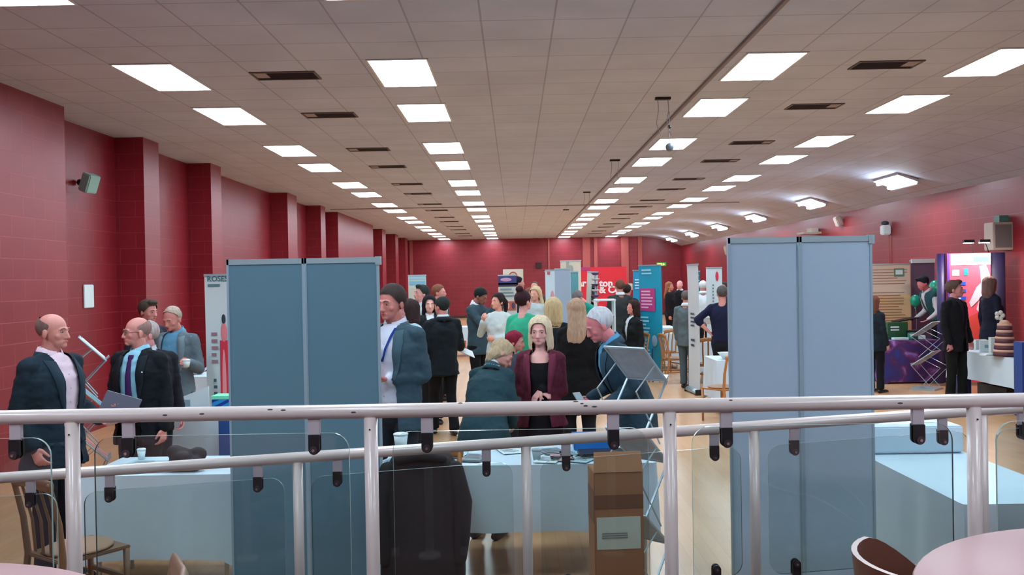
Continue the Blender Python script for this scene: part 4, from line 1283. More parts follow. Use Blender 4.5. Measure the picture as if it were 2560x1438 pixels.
# ---- right side
P('edge', 'person in dark clothes half hidden behind the right edge of the right display board', 2186, 742, 14.6, 120, sex='f', hair=('bobback', (120, 76, 60)), skin=(206, 150, 140), top='jacket', topcol=(24, 36, 46), gap=None, botcol=(12, 18, 26))
P('waistcoat', 'dark-haired man in white sleeves and waistcoat bending over the purple table', 2306, 694, 17.1, -82, lean=26, head=(0, 0), hair=('quiff', (22, 26, 34)), skin=(206, 122, 128), top='waistcoat', topcol=(40, 84, 92), gap=((.9, 0), (1.1, .0), (1.48, .05)), shirt=(206, 206, 214), botcol=(18, 24, 32),
  arms=(A(u=(.15, -.35, -1), f=(-.15, -.85, -.35), palm=(0, 0, 1)), A(u=(.2, -.1, -1), f=(.1, -.8, -.3))))
P('blacksuit', 'smiling young man in a black suit walking past the lit display stand', 2386, 706, 13.2, 28, fat=1.02, head=(30, 0), hair=('quiff', (84, 66, 60)), skin=(190, 128, 130), topcol=(12, 14, 20), gap=((.76, .04), (1.0, .02), (1.3, .03), (1.48, .06)), shirt=(40, 40, 52), botcol=(12, 16, 16), hs=1.08, vox=.0075,
  arms=(A(u=(.28, .05, -1), f=(.30, -.1, -1)), A(u=(.16, .0, -1), f=(.0, -.35, -1), palm=(0, 1, 0), curl=.8)), stance=.08, stride=.04)
P('brownhair', 'woman with brown hair in a black dress standing before the lit display stand', 2476, 694, 14.5, 100, sex='f', fat=.86, hair=('bobback', (108, 82, 76)), skin=(190, 140, 140), top='dress', topcol=(18, 22, 40), bottom='none')

# ================================================================ things in the hall
WHITEFELT = None
# display boards near the railing
board_stand(572, 952, 900, 5.25, at(760, 646, 5.25).z, 'pair of joined grey blue felt display boards in front of the crowd, on the left', M_FELTG, pxs=766)
board_stand(1822, 2182, 900, 5.05, at(2000, 592, 5.05).z, 'pair of tall pale blue grey felt display boards, right of the open floor', M_FELTL, pxs=2000)
# near tables
table(at(205, 1200, 5.6).x, at(582, 1180, 5.6).x, 5.6, 6.2, 'folding table under white cloth at the lower left, beside the wooden chair', 'long white tablecloth hanging to the floor at the lower left', hem=.22, seed=3, corner=.10)
table(at(955, 1170, 5.73).x, at(1640, 1170, 5.73).x, 5.73, 6.45, 'folding table in the middle that the stooping woman and burgundy blazer woman lean over', 'white tablecloth on the middle table, behind the black coat and the tall carton', hem=.32, seed=8, corner=.04)
table(2.26, 2.92, 4.57, 6.6, 'folding table at the lower right, end on behind the ramp railing', 'white tablecloth on the table at the lower right, right of the display board', hem=.2, seed=5)
mb = MB(); mb.box((2.27, 5.85, .757), (2.9, 6.5, .93)); tag(obj('display_plinth', mb, M_CLOTH, bevel=.01), 'low white plinth standing on the far end of the lower right table', 'plinth')
# second table behind the men on the left, with a blue end
table(at(428, 1040, 7.95).x, at(600, 1040, 7.95).x, 7.95, 8.35, 'folding table behind the man in the open grey blazer', 'white tablecloth with papers on it behind the man with the folder', hem=.05, seed=11)
mb = MB(); mb.box((at(546, 1060, 7.8).x, 7.80, .02), (at(600, 1060, 7.8).x, 7.87, .75)); tag(obj('hanging_banner', mb, mat('royal blue cloth', (22, 70, 140), .8)), 'deep blue banner hanging down the front of the left rear table', 'banner')
t = empty('brochure_display', 'blue box display with diagonal light blue stripes on the left rear table', 'display box', (at(562, 1000, 8.1).x, 8.12, .757))
mb = MB(); mb.box((-.09, -.1, 0), (.09, .1, .15)); b_ = obj('box_body', mb, mat('cobalt box', (20, 62, 160), .4), t)
mb = MB(); mb.add([(-.09, -.102, .0), (-.09, -.102, .05), (.09, -.102, .14), (.09, -.102, .10)], [(0, 3, 2, 1)]); mb.add([(-.09, -.102, .08), (-.09, -.102, .12), (-.02, -.102, .15), (.05, -.102, .15)], [(0, 3, 2, 1)]); obj('stripes', mb, mat('sky stripe', (40, 150, 214), .4), b_)
mb = MB(); mb.box((-.10, -.1, 0), (.09, .1, .03)); o = obj('brochure_stack', mb, mat('green brochure', (120, 232, 190), .5)); o.location = (at(562, 1000, 8.1).x, 8.12, .908); tag(o, 'mint green brochures lying on top of the blue striped display box', 'brochures')
t = empty('folded_card', 'white folded card with a sloping top edge standing on the left rear table', 'card', (at(486, 980, 8.2).x, 8.2, .757))
mb = MB(); mb.add([(-.13, 0, 0), (.13, 0, 0), (.13, 0, .25), (-.13, 0, .15), (-.13, .012, 0), (.13, .012, 0), (.13, .012, .25), (-.13, .012, .15)], [(0, 1, 2, 3), (7, 6, 5, 4), (0, 4, 5, 1), (1, 5, 6, 2), (2, 6, 7, 3), (3, 7, 4, 0)]); c_ = obj('card', mb, M_PAPER, t)
mb = MB(); mb.box((-.11, -.004, .07), (-.04, -.001, .13)); obj('printed_photo', mb, mat('print grey', (130, 160, 176), .6), c_)
mb = MB(); mb.box((-.13, -.05, 0), (.13, .06, .004)); obj('base_flap', mb, M_PAPER, t)
sheet_late = True
# table 3 against the left wall
tt = table(at(468, 900, 11.6).x, at(600, 900, 11.6).x, 11.6, 12.3, 'folding table near the left wall beyond the man in the grey blazer', 'white tablecloth near the left wall, behind the man in the grey blazer', hem=.3, seed=2)
t = empty('white_teapot', 'rounded white china pot on the table near the left wall', 'teapot', (at(494, 885, 11.9).x, 11.9, .757))
mb = MB(); mb.loft([(0, 0, 0), (0, 0, .05), (0, 0, .10), (0, 0, .12)], [.06, .085, .06, .03], 18, cap=False); obj('pot_body', mb, M_PAPER, t, True)
mb = MB(); mb.ell((0, 0, .13), .025); obj('lid', mb, M_PAPER, t, True)
mb = MB(); mb.loft([(.07, 0, .04), (.12, 0, .08), (.13, 0, .11)], [.015, .012, .009], 8); obj('spout', mb, M_PAPER, t, True)
# chairs on the left
chair(at(190, 1300, 5.1).x, 5.1, R(146), 'dark oak chair with a fawn seat pad at the lower left, behind the railing', wood=M_WOODD)
def coat_on_chair():
    X = at(1063, 1200, 5.3).x
    chair(X, 5.35, R(0), 'wooden chair under a black coat, in front of the middle table')
    mb = MB(); n = 44; rows = 16; rnd = random.Random(4)
    hw = .235
    for r in range(rows + 1):
        t = r / rows
        z = .96 - .84 * t
        for k in range(n):
            a = 2 * PI * k / n
            ww = hw * (.70 + .30 * min(1, t * 3.2) ** .6) * (1 + .02 * math.sin(t * 9)) * (1 - .10 * max(0, t - .6))
            dd = .085 + .03 * t
            e = 2.6
            c, s_ = math.cos(a), math.sin(a)
            x = ww * math.copysign(abs(c) ** (2 / e), c); y = dd * math.copysign(abs(s_) ** (2 / e), s_)
            f = 1 + .05 * math.sin(a * 7 + t * 3) * t + .03 * math.sin(a * 13)
            mb.v.append(Vector((x * f, y * f, z - .03 * (abs(c) ** 2) * (1 - t) + .012 * math.sin(a * 3) * (1 - t))))
    for r in range(rows):
        for k in range(n):
            a = r * n + k; b = r * n + (k + 1) % n
            mb.f.append([a, a + n, b + n, b]); mb.mi.append(0)
    mb.v.append(Vector((0, 0, .965)))
    for k in range(n): mb.f.append([k, (k + 1) % n, len(mb.v) - 1]); mb.mi.append(0)
    me_t = empty('coat', 'black coat draped over a chair back in front of the middle table', 'coat', (X, 5.13, 0))
    m = mat('black coat cloth', (24, 24, 28), .9, bump=.3, bscale=400)
    o = obj('coat_body', mb, m, me_t, True)
    mb = MB(); mb.loft([(-.13, -.08, .93), (0, -.10, .955), (.13, -.08, .93)], [.022, .026, .022], 10); obj('coat_collar', mb, m, me_t, True)
    for s in (-1, 1):
        mb = MB(); mb.loft([(s * .19, -.03, .86), (s * .235, -.05, .68), (s * .225, -.06, .48), (s * .21, -.05, .36)], [.05, .052, .046, .04], 12); obj('sleeve', mb, m, me_t, True)
coat_on_chair()
# the tall carton
def carton(X, Y, w_, d_, h_, rz, label):
    t = empty('cardboard_box', label, 'cardboard box', (X, Y, 0), rz)
    m = mat('brown cardboard', (150, 104, 70), .8, var=.05, vscale=6)
    mb = MB(); mb.box((-w_ / 2, -d_ / 2, 0), (w_ / 2, d_ / 2, h_)); obj('box_body', mb, m, t, bevel=.004)
    mb = MB(); mb.add([(-w_ / 2, -d_ / 2, h_), (w_ / 2, -d_ / 2, h_), (w_ / 2, -d_ / 2 + .06, h_ + .10), (-w_ / 2 + .01, -d_ / 2 + .06, h_ + .10), (-w_ / 2, -d_ / 2 - .004, h_), (w_ / 2, -d_ / 2 - .004, h_), (w_ / 2, -d_ / 2 + .056, h_ + .10), (-w_ / 2 + .01, -d_ / 2 + .056, h_ + .10)],
                      [(0, 1, 2, 3), (7, 6, 5, 4), (0, 4, 5, 1), (1, 5, 6, 2), (2, 6, 7, 3), (3, 7, 4, 0)]); obj('flap', mb, m, t)
    mb = MB(); mb.box((-w_ / 2 - .002, -d_ / 2 + .01, h_ - .28), (-w_ / 2, d_ / 2 - .01, h_ - .1)); obj('side_print', mb, mat('carton print', (120, 84, 58), .8), t)
    mb = MB(); mb.box((-w_ / 2 + .012, -d_ / 2 - .003, h_ - .42), (w_ / 2 - .018, -d_ / 2, h_ - .245)); obj('shipping_label', mb, mat('label paper', (186, 194, 186), .6), t)
    mb = MB()
    for k in range(3): mb.box((-w_ / 2 + .04, -d_ / 2 - .005, h_ - .36 + k * .012), (w_ / 2 - .09, -d_ / 2 - .003, h_ - .354 + k * .012))
    obj('label_text', mb, mat('label ink', (120, 124, 124), .7), t)
    mb = MB(); mb.box((-w_ / 2 + .0, -d_ / 2 - .002, h_ - .2), (w_ / 2, -d_ / 2 - .0005, h_ - .125)); obj('tape_band', mb, mat('brown tape', (112, 78, 56), .35), t)
carton(at(1538, 1250, 5.0).x, 5.0, .27, .22, at(1538, 1170, 5.0).z, R(4), 'tall narrow brown cardboard box with a white label, in front of the middle table')
rack(at(1590, 1000, 5.42).x, 5.42, 'silver folding zigzag literature rack in front of the white-haired man, beside the tall carton', 1.515, R(45), 3, W=.29, V=.22, dz=.205, gap=.285, leaf=((176, 196, 208), (170, 176, 180), (190, 150, 140)))
rack(at(234, 1000, 7.6).x, 7.6, 'silver folding literature rack against the left wall between the two nearest men', at(228, 842, 7.6).z, R(25), 3, W=.25, V=.2, dz=.2, gap=.22, leaf=((220, 232, 236), (120, 180, 196), (210, 140, 130)))
# railing side furniture
round_table(1.66, 1.98, .73, 'round pink-topped table at the lower right corner on the platform')
round_table(-1.57, 1.80, .73, 'round pink-topped table at the lower left corner on the platform')
bent_chair(1.24, 2.52, R(106), 'dark bent plywood tub chair beside the lower right round table', top=.70)
chair(-.94, 1.76, R(-69), 'wooden chair whose back just shows beside the lower left round table', z=PLAT, wood=M_WOODD)
chair(at(-88, 1300, 4.6).x, 4.6, R(178), 'wooden chair cut off by the left edge of the picture, behind the ramp railing')

# ---- items on the near tables
def cup(X, Y, z, label, r=.04, h=.095, m=None, saucer=False):
    t = empty('paper_cup', label, 'cup', (X, Y, z))
    mb = MB(); mb.loft([(0, 0, 0), (0, 0, h)], [r * .72, r], 20, cap=False); obj('cup_body', mb, m or M_PAPER, t, True)
    mb = MB(); mb.loft([(0, 0, h), (0, 0, h + .006), (0, 0, h + .012)], [r * 1.06, r * 1.06, r * .9], 20, cap=False); obj('lid', mb, m or M_PAPER, t, True)
TZ = .757
p = at(1002, 1100, 6.25); cup(p.x, 6.25, TZ, 'white paper cup at the left end of the middle table', .05, .11)
p = at(1342, 1160, 5.85); cup(p.x, 5.85, TZ, 'small grey plastic cup near the front edge of the middle table', .032, .06, mat('grey plastic', (150, 170, 176), .4))
rnd = random.Random(21)
sheet_cols = [((214, 232, 236), 'white'), ((150, 190, 200), 'pale teal'), ((120, 132, 140), 'grey'), ((196, 160, 158), 'pinkish'), ((170, 206, 220), 'light blue')]
def sheet(x, y, rz, c, label, w_=.15, d_=.21, th=.004, z=TZ, n=1, grp=None):
    t = empty('leaflet', label, 'leaflet', (x, y, z), rz, grp)
    mb = MB(); mb.box((-w_ / 2, -d_ / 2, 0), (w_ / 2, d_ / 2, th)); obj('sheet', mb, mat('sheet %s' % c[1], c[0], .55), t)
    mb = MB()
    for k in range(4): mb.box((-w_ * .38, d_ * (.3 - .17 * k) - .006, th), (w_ * (.1 + .08 * k), d_ * (.3 - .17 * k) + .008, th + .0006))
    obj('printed_lines', mb, mat('dark print', (70, 90, 104), .6), t)
pl = [(985, 1158, 'front left corner', 1), (1030, 1130, 'behind the coat collar', 0), (1100, 1150, 'over the black coat, on top of a pile', 3), (1140, 1140, 'right of the pile behind the coat', 4), (1185, 1150, 'centre left by the railing post', 2), (1275, 1132, 'middle of the table beside a clear space', 0),
      (1380, 1135, 'beyond the grey cup', 2), (1405, 1152, 'right of the grey cup', 3), (1428, 1143, 'near the blue box', 1), (1370, 1162, 'front edge right of the grey cup', 0), (1455, 1160, 'front edge next to the tall carton', 4)]
for i, (px, py, where, ci) in enumerate(pl):
    Y = min(6.35, max(5.84, 1.173 * FPX / (py - 704))); p = at(px, py, Y)
    sheet(p.x, Y, rnd.uniform(-.5, .5), sheet_cols[ci], '%s leaflet on the middle table, %s' % (sheet_cols[ci][1], where), z=TZ + (.012 if ci == 3 and px < 1200 else 0), th=.012 if px < 1200 else .004)
def wrapped(px, py, label):
    Y = min(6.3, 1.173 * FPX / (py - 704)); p = at(px, py, Y)
    t = empty('sweet_pile', label, 'sweets', (p.x, Y, TZ))
    mb = MB(); r2 = random.Random(9)
    for k in range(26):
        mb.ell((r2.gauss(0, .07), r2.gauss(0, .03), .012 + .02 * r2.random()), (.018, .011, .009), nu=8, nv=5)
    o = obj('wrapped_sweets', mb, mat('pink wrapper', (206, 176, 190), .3), t, True)
    mb = MB()
    for k in range(20):
        mb.ell((r2.gauss(0, .075), r2.gauss(0, .03), .014 + .02 * r2.random()), (.017, .011, .009), nu=8, nv=5)
    obj('teal_sweets', mb, mat('teal wrapper', (70, 160, 176), .3), t, True)
    t['kind'] = 'stuff'
wrapped(1112, 1148, 'pile of pink and teal wrapped sweets on the middle table behind the coat')
t = empty('storage_box', 'bright blue plastic box on the right end of the middle table', 'box', (at(1480, 1110, 6.2).x, 6.2, TZ))
mb = MB(); mb.box((-.13, -.1, 0), (.13, .1, .09)); obj('box_body', mb, mat('bright blue plastic', (24, 118, 200), .4), t, bevel=.01)
mb = MB(); mb.box((-.135, -.105, .09), (.04, .105, .10)); obj('box_lid', mb, MATS['bright blue plastic'], t)
t = empty('black_tray', 'flat black tray with a pale logo on the right end of the middle table', 'tray', (at(1505, 1138, 5.95).x, 5.95, TZ), .1)
mb = MB(); mb.box((-.15, -.1, 0), (.15, .1, .03)); obj('tray_body', mb, mat('black plastic', (22, 34, 42), .35), t, bevel=.006)
mb = MB(); mb.box((-.03, -.1015, .008), (.04, -.1, .022)); obj('logo', mb, mat('pale print', (130, 160, 168), .5), t)
mb = MB()
c = at(1390, 1130, 6.0)
mb.loft([(c.x - .10 + .03 * k, 6.0 + .05 * math.sin(k * .7), TZ + .004) for k in range(11)], [.003] * 11, 6); tag(obj('cable', mb, M_BLACK), 'thin dark cable curving across the middle table behind the cup', 'cable')
# left table items
p = at(480, 1165, 5.85)
t = empty('black_pouch', 'crumpled black pouch on the lower left table', 'pouch', (p.x - .0, 5.70, TZ)); t.scale = (1.35, 1.0, 1.5)
mb = MB()
for k in range(9): mb.ell((.035 * math.cos(k * 2.4) * (k % 3), .02 * math.sin(k * 2.4) * (k % 3), .03 + .012 * (k % 5)), (.045, .035, .032), nu=12, nv=8)
mb.ell((0, 0, .02), (.11, .06, .022))
me = remesh_all([(mb, .008, 4)])[0]; me.materials.append(mat('black pouch cloth', (26, 24, 28), .7)); me.polygons.foreach_set('use_smooth', [True] * len(me.polygons)); link('pouch_body', me, t)
sheet(at(310, 1190, 5.75).x, 5.72, .1, sheet_cols[2], 'dark grey folder on the lower left table, left of the other sheets', .3, .16, .010)
sheet(at(370, 1180, 5.9).x, 5.88, -.1, sheet_cols[1], 'pale teal leaflet on the lower left table, half under the white one', .26, .2, .014)
sheet(at(430, 1185, 5.8).x, 5.76, .25, sheet_cols[4], 'light blue sheet on the lower left table, left of the pouch', .24, .17)
p = at(338, 1140, 6.0); cup(p.x, 6.1, TZ, 'small white cup at the back of the lower left table', .028, .06)

# held things
def held(key, which, name, label, cat, size, col, rot, off=(0, 0, 0)):
    w_ = PEOPLE[key][1][which]
    t = empty(name, label, cat, w_ + Vector(off)); t.rotation_euler = rot
    mb = MB(); mb.box((-size[0] / 2, -size[1] / 2, -size[2] / 2), (size[0] / 2, size[1] / 2, size[2] / 2)); obj('cover', mb, mat('held ' + label[:30], col, .5), t, bevel=.003)
    return t
t = held('glasses', 'R', 'folder', 'dark grey folder with white pages in the hand of the man in glasses', 'folder', (.26, .19, .012), (64, 66, 88), (R(62), R(18), R(8)), (.05, -.045, .02))
mb = MB(); mb.box((-.128, -.092, -.020), (.124, .100, -.008)); obj('pages', mb, M_PAPER, t)
held('darkback', 'R', 'paper_sheets', 'open white papers held low by the man in black', 'papers', (.30, .22, .008), (200, 214, 216), (R(20), R(24), R(20)), (.05, -.14, .0))
t = held('darkback', 'R', 'card', 'small orange card above the white papers held by the man in black', 'card', (.13, .03, .10), (240, 122, 62), (R(8), 0, R(6)), (.03, -.26, .085))
w_ = PEOPLE['greyblazer'][1]['L']; cup(w_.x + .0, w_.y - .03, w_.z - .04, 'white cup held by the man in the open grey blazer', .035, .06)
w_ = PEOPLE['leaning'][1]['R']; t = empty('phone', 'small pale phone held in the hands of the white-haired leaning man', 'phone', w_ + Vector((-.03, -.03, .03))); t.rotation_euler = (R(40), 0, R(30))
mb = MB(); mb.box((-.035, -.065, -.005), (.035, .065, .005)); obj('phone_body', mb, mat('pale phone', (150, 170, 182), .3), t, bevel=.004)
w_ = PEOPLE['greysuit'][1]['R']; held('greysuit', 'R', 'leaflet_bundle', 'small white leaflet held by the man in the grey suit', 'leaflet', (.14, .02, .12), (190, 204, 210), (R(10), 0, R(20)), (.03, 0, .05))
held('waistcoat', 'R', 'serving_tray', 'flat black serving tray held out by the man in the waistcoat', 'tray', (.42, .30, .02), (22, 24, 34), (0, R(-10), 0), (-.15, 0, 0))

# ---------------------------------------------------------------- roll-up banners
W1 = (206, 224, 228)
rollup(513, 582, 800, 9.1, at(540, 685, 9.1).z, W1, 'tall white roll-up banner with a red figure and text, left of the near display board', graphics=(
    (.10, .02, .9, .036, (40, 110, 120), ('text', 'ROSES', .075)), (.12, .05, .9, .08, (90, 130, 140), 'lines'),
    (.22, .29, .48, .46, (150, 120, 130), 'lines'), (.28, .52, .42, .78, (60, 100, 110), 'lines'),
    (.60, .20, .74, .25, (40, 50, 70), 'oval'), (.56, .24, .78, .34, (226, 130, 140), 'oval'), (.52, .33, .98, .98, (206, 50, 72), 'rect'), (.58, .36, .74, .80, (232, 150, 160), 'oval'), (.02, .84, .30, .98, (214, 90, 104), 'rect')))
rollup(1021, 1066, 740, 17.0, at(1045, 687, 17.0).z, (176, 206, 206), 'pale grey blue roll-up banner standing behind the drinking man', graphics=((.05, .0, .95, .04, (150, 200, 220), 'rect'), (.05, .06, .95, .09, (120, 180, 210), 'rect'), (.1, .12, .9, .3, (190, 190, 176), 'rect')))
rollup(1246, 1292, 740, 18.6, at(1268, 687, 18.6).z, (190, 200, 196), 'roll-up banner with a purple and navy head and photos, beside the woman in white', graphics=(
    (0, .005, 1, .10, (56, 60, 120), 'rect'), (.1, .03, .75, .07, (190, 150, 190), 'oval'), (0, .085, 1, .12, (40, 50, 76), 'rect'), (.1, .14, .9, .24, (110, 140, 150), 'lines'), (.05, .27, .95, .36, (170, 90, 80), 'rect'), (.1, .28, .3, .35, (80, 50, 60), 'oval'), (.4, .28, .6, .35, (220, 170, 150), 'oval'), (.7, .28, .9, .35, (70, 60, 90), 'oval'), (0, .42, 1, .445, (30, 90, 110), 'rect')))
# white board with a red ring on the far side
t = empty('poster_board', 'cream poster board with a red arch, highest behind the purple headed banner', 'poster', (at(1283, 700, 23).x, 23, 0))
zt = at(1283, 673, 23).z
mb = MB(); mb.box((-.26, -.02, .6), (.26, .02, zt)); pb = obj('board', mb, mat('cream board', (206, 202, 186), .6), t, bevel=.01)
mb = MB(); mb.loft([(.10 * math.cos(a), -.024, zt - .18 + .10 * math.sin(a)) for a in [PI * k / 12 for k in range(13)]], [.014] * 13, 6); obj('red_arch', mb, mat('red print', (196, 66, 66), .6), pb)
mb = MB(); mb.tube((-.2, 0, 0), (-.2, 0, .7), .012, 8); mb.tube((.2, 0, 0), (.2, 0, .7), .012, 8); obj('stand', mb, M_STEEL, t)
# grey exhibition shell in the middle distance
def panel_thing(name, label, cat, px0, px1, Y, pytop, m, th=.03, z0=.03, rz=0.0, rail=True):
    a, b = at(px0, 720, Y).x, at(px1, 720, Y).x; zt = at((px0 + px1) / 2, pytop, Y).z
    t = empty(name, label, cat, ((a + b) / 2, Y, 0), rz); h = (b - a) / 2 / max(.3, math.cos(rz))
    mb = MB(); mb.box((-h, -th / 2, z0), (h, th / 2, zt)); p_ = obj('panel', mb, m, t)
    if rail:
        mb = MB(); mb.box((-h - .01, -th / 2 - .01, zt - .03), (h + .01, th / 2 + .01, zt)); obj('top_rail', mb, M_ALU, p_)
    for s in (-1, 1):
        mb = MB(); mb.box((s * h - .012, -.18, 0), (s * h + .012, .18, .03)); obj('foot', mb, M_ALU, t)
    return t, h, zt, p_
panel_thing('display_board', 'grey blue exhibition panel behind the woman with the light blonde bob', 'display board', 1388, 1426, 19.0, 671, M_FELTL)
panel_thing('display_board', 'teal tinted exhibition panel above the man in the teal T-shirt', 'display board', 1427, 1446, 20.5, 678, mat('teal felt', (96, 160, 172), .9))
panel_thing('display_board', 'narrow grey exhibition panel at the left end of the far stand', 'display board', 1363, 1370, 19.6, 677, M_FELTG)
rollup(1364, 1388, 740, 18.2, at(1376, 674, 18.2).z, (196, 222, 234), 'white roll-up banner with a faint pink picture in front of the grey exhibition panel', graphics=((.2, .02, .5, .05, (190, 90, 100), 'rect'), (.5, .2, .95, .42, (200, 150, 160), 'oval')))
t, h, zt, p_ = panel_thing('poster_board', 'cream poster board with a grey letter h, standing above the grey exhibition panels', 'poster', 1402, 1453, 25.5, 651, MATS['cream board'])
text_mesh('h', .42, mat('grey print', (150, 164, 156), .6), 'lettering', p_, Matrix.Translation((-.02, -.03, zt - .34)) @ Matrix.Rotation(R(90), 4, 'X'), bold=.012)
t, h, zt, p_ = panel_thing('display_wall', 'long bright red display wall with white lettering, far down the hall', 'display wall', 1420, 1566, 28.0, 668, mat('bright red board', (206, 24, 44), .5), rail=False)
wl = mat('white lettering', (232, 214, 216), .5)
for s, px, py, sz in (('ar', 1455, 716, .30), ('ton', 1515, 716, .30), ('& Co', 1524, 732, .30)):
    q = at(px, py, 28.0); text_mesh(s, sz, wl, 'lettering', p_, Matrix.Translation((q.x - t.location.x, -.03, q.z)) @ Matrix.Rotation(R(90), 4, 'X'), bold=.012)
mb = MB(); mb.box((-h, -.025, zt - .10), (-h + .7, -.018, zt)); obj('magenta_strip', mb, mat('magenta print', (160, 40, 100), .5), p_)
rollup(1457, 1484, 740, 20.0, at(1470, 678, 20.0).z, (206, 218, 208), 'white leaning roll-up banner with dark square panels, in front of the red display wall', tilt=R(3), graphics=((.45, .15, .95, .4, (30, 50, 56), 'rect'), (.5, .18, .9, .21, (120, 150, 150), 'rect'), (.5, .25, .9, .28, (120, 150, 150), 'rect'), (.5, .32, .9, .35, (120, 150, 150), 'rect')))
# column of stacked hats / dishes display
t = empty('display_column', 'narrow display column of purple and white tiers beside the leaning white banner', 'display stand', (at(1489, 740, 19.4).x, 19.4, 0))
mb = MB(); mb.tube((0, 0, 0), (0, 0, at(1489, 679, 19.4).z), .02, 8); mb.box((-.1, -.1, 0), (.1, .1, .03)); obj('pole', mb, M_ALU, t)
z1 = at(1489, 682, 19.4).z
for k in range(7):
    mb = MB(); z = z1 - .12 * k; mb.loft([(0, 0, z - .05), (0, 0, z)], [.05, .10], 14, cap=False); obj('tier', mb, mat('tier purple', (96, 48, 96), .5) if k % 2 == 0 else mat('tier white', (206, 196, 206), .5), t, True)
# white tall stand
t = empty('white_counter', 'tall white counter stand with an open shelf behind the man in the teal T-shirt', 'counter', (at(1512, 800, 17.0).x, 17.0, 0))
zt = at(1512, 752, 17.0).z
for s in (-1, 1):
    mb = MB(); mb.box((s * .17 - .015, -.2, 0), (s * .17 + .015, .2, zt)); obj('side_panel', mb, M_PAPER, t)
mb = MB(); mb.box((-.19, -.22, zt), (.19, .22, zt + .03)); obj('worktop', mb, M_PAPER, t)
for z in (.1, zt - .28): 
    mb = MB(); mb.box((-.155, -.2, z), (.155, .2, z + .02)); obj('shelf', mb, M_PAPER, t)
# cyan banners
cy = (0, 148, 196)
rollup(1588, 1612, 740, 20.6, at(1600, 675, 20.6).z, cy, 'shorter cyan roll-up banner with white text, left of the taller one', width=.55, rz=R(50), graphics=((.1, .10, .8, .22, (190, 226, 240), 'lines'),))
rollup(1606, 1644, 740, 17.3, at(1624, 662, 17.3).z, (10, 156, 190), 'taller cyan roll-up banner with a magenta square and white text', width=.72, rz=R(-62), graphics=(
    (.15, .04, .85, .10, (150, 214, 232), 'lines'), (.05, .21, .72, .41, (190, 60, 130), 'rect'), (.12, .23, .65, .40, (230, 190, 214), 'lines'), (.08, .46, .5, .62, (150, 214, 232), 'lines'), (.08, .66, .5, .96, (150, 214, 232), 'lines'), (.55, .62, .8, .72, (150, 190, 220), 'oval')))
mb = MB(); p = at(1615, 872, 16.6)
mb.loft([(p.x - .12, 16.6, p.z - .35), (p.x - .12, 16.6, p.z), (p.x + .12, 16.6, p.z), (p.x + .12, 16.6, 0.0)], [.012] * 4, 8); mb.tube((p.x - .12, 16.6, 0), (p.x - .12, 16.6, p.z - .35), .012, 8)
tag(obj('trolley_handle', mb, mat('navy tube', (20, 40, 110), .4)), 'dark blue tubular loop standing before the taller cyan banner', 'trolley')
# tall white banner seen nearly edge on, and others
rollup(1722, 1742, 740, 14.9, at(1732, 660, 14.9).z, (204, 216, 222), 'tall white roll-up banner with small vertical writing, beside the man in the grey suit', width=.6, rz=R(-84), graphics=((.3, .38, .7, .50, (70, 76, 96), 'lines'), (.3, .58, .7, .66, (70, 76, 96), 'lines')))
rollup(1766, 1806, 740, 17.6, at(1786, 668, 17.6).z, (190, 208, 214), 'white roll-up banner with a red oval and blue vertical lettering', graphics=(
    (.58, .04, .78, .13, (200, 40, 70), 'oval'), (.38, .16, .5, .34, (80, 110, 130), 'lines'), (.80, .2, .95, .40, (30, 130, 190), 'lines')))
rollup(1738, 1751, 740, 22.0, at(1745, 677, 22.0).z, (0, 110, 120), 'small dark teal banner behind the tall white banner', graphics=((.1, .05, .9, .2, (150, 200, 200), 'lines'),))
# exit sign and small wall fittings
def wallbox(name, label, cat, px, py, Y, w_, h_, d_, m, rz=0, extra=None, x=None):
    p = at(px, py, Y)
    t = empty(name, label, cat, (p.x if x is None else x, Y, p.z), rz)
    mb = MB(); mb.box((-w_ / 2, -d_ / 2, -h_ / 2), (w_ / 2, d_ / 2, h_ / 2)); obj('housing', mb, m, t, bevel=.008)
    return t
t = wallbox('exit_sign', 'small green and yellow lit exit sign on the far wall', 'exit sign', 1653, 661, FAR - .045, .5, .2, .08, mat('exit sign green', (60, 150, 60), .5, emit=.4))
mb = MB(); mb.box((-.2, -.05, -.05), (.05, -.042, .05)); mb.add([(.08, -.045, -.06), (.2, -.045, 0), (.08, -.045, .06)], [(0, 1, 2)]); obj('pictogram', mb, mat('exit yellow', (226, 226, 110), .5, emit=1.0), t)
wallbox('wall_box', 'round dark fitting on the far wall above the crowd', 'wall fitting', 1347, 664, FAR - .06, .3, .3, .1, mat('dark fitting', (50, 20, 24), .6))
wallbox('light_switch', 'small cream plate on the far wall, left of the cyan banners', 'wall plate', 1576, 717, FAR - .06, .22, .34, .04, MATS['cream board'])
wallbox('wall_notice', 'white paper notice on the red blockwork of the left wall', 'notice', 218, 741, 11.95, .02, .31, .27, M_PAPER, x=LEFTR + .012)
p = at(232, 458, 11.6)
t = empty('wall_speaker', 'pale green tilted speaker on a dark bracket high on the left wall', 'speaker', (LEFTR + .22, 11.6, p.z)); t.rotation_euler = (R(0), R(22), R(-20))
mb = MB(); mb.box((-.075, -.09, -.12), (.075, .09, .12)); s_ = obj('speaker_box', mb, mat('pale green case', (140, 176, 166), .5), t, bevel=.012)
mb = MB(); mb.box((-.06, -.094, -.1), (.06, -.09, .1)); obj('grille', mb, mat('pale green grille', (126, 160, 152), .7), s_)
mb = MB(); mb.loft([(-.07, 0, 0), (-.14, .02, -.02), (-.19, .04, -.05)], [.03, .02, .045], 10); obj('bracket', mb, mat('bracket', (60, 50, 60), .5), t, True)
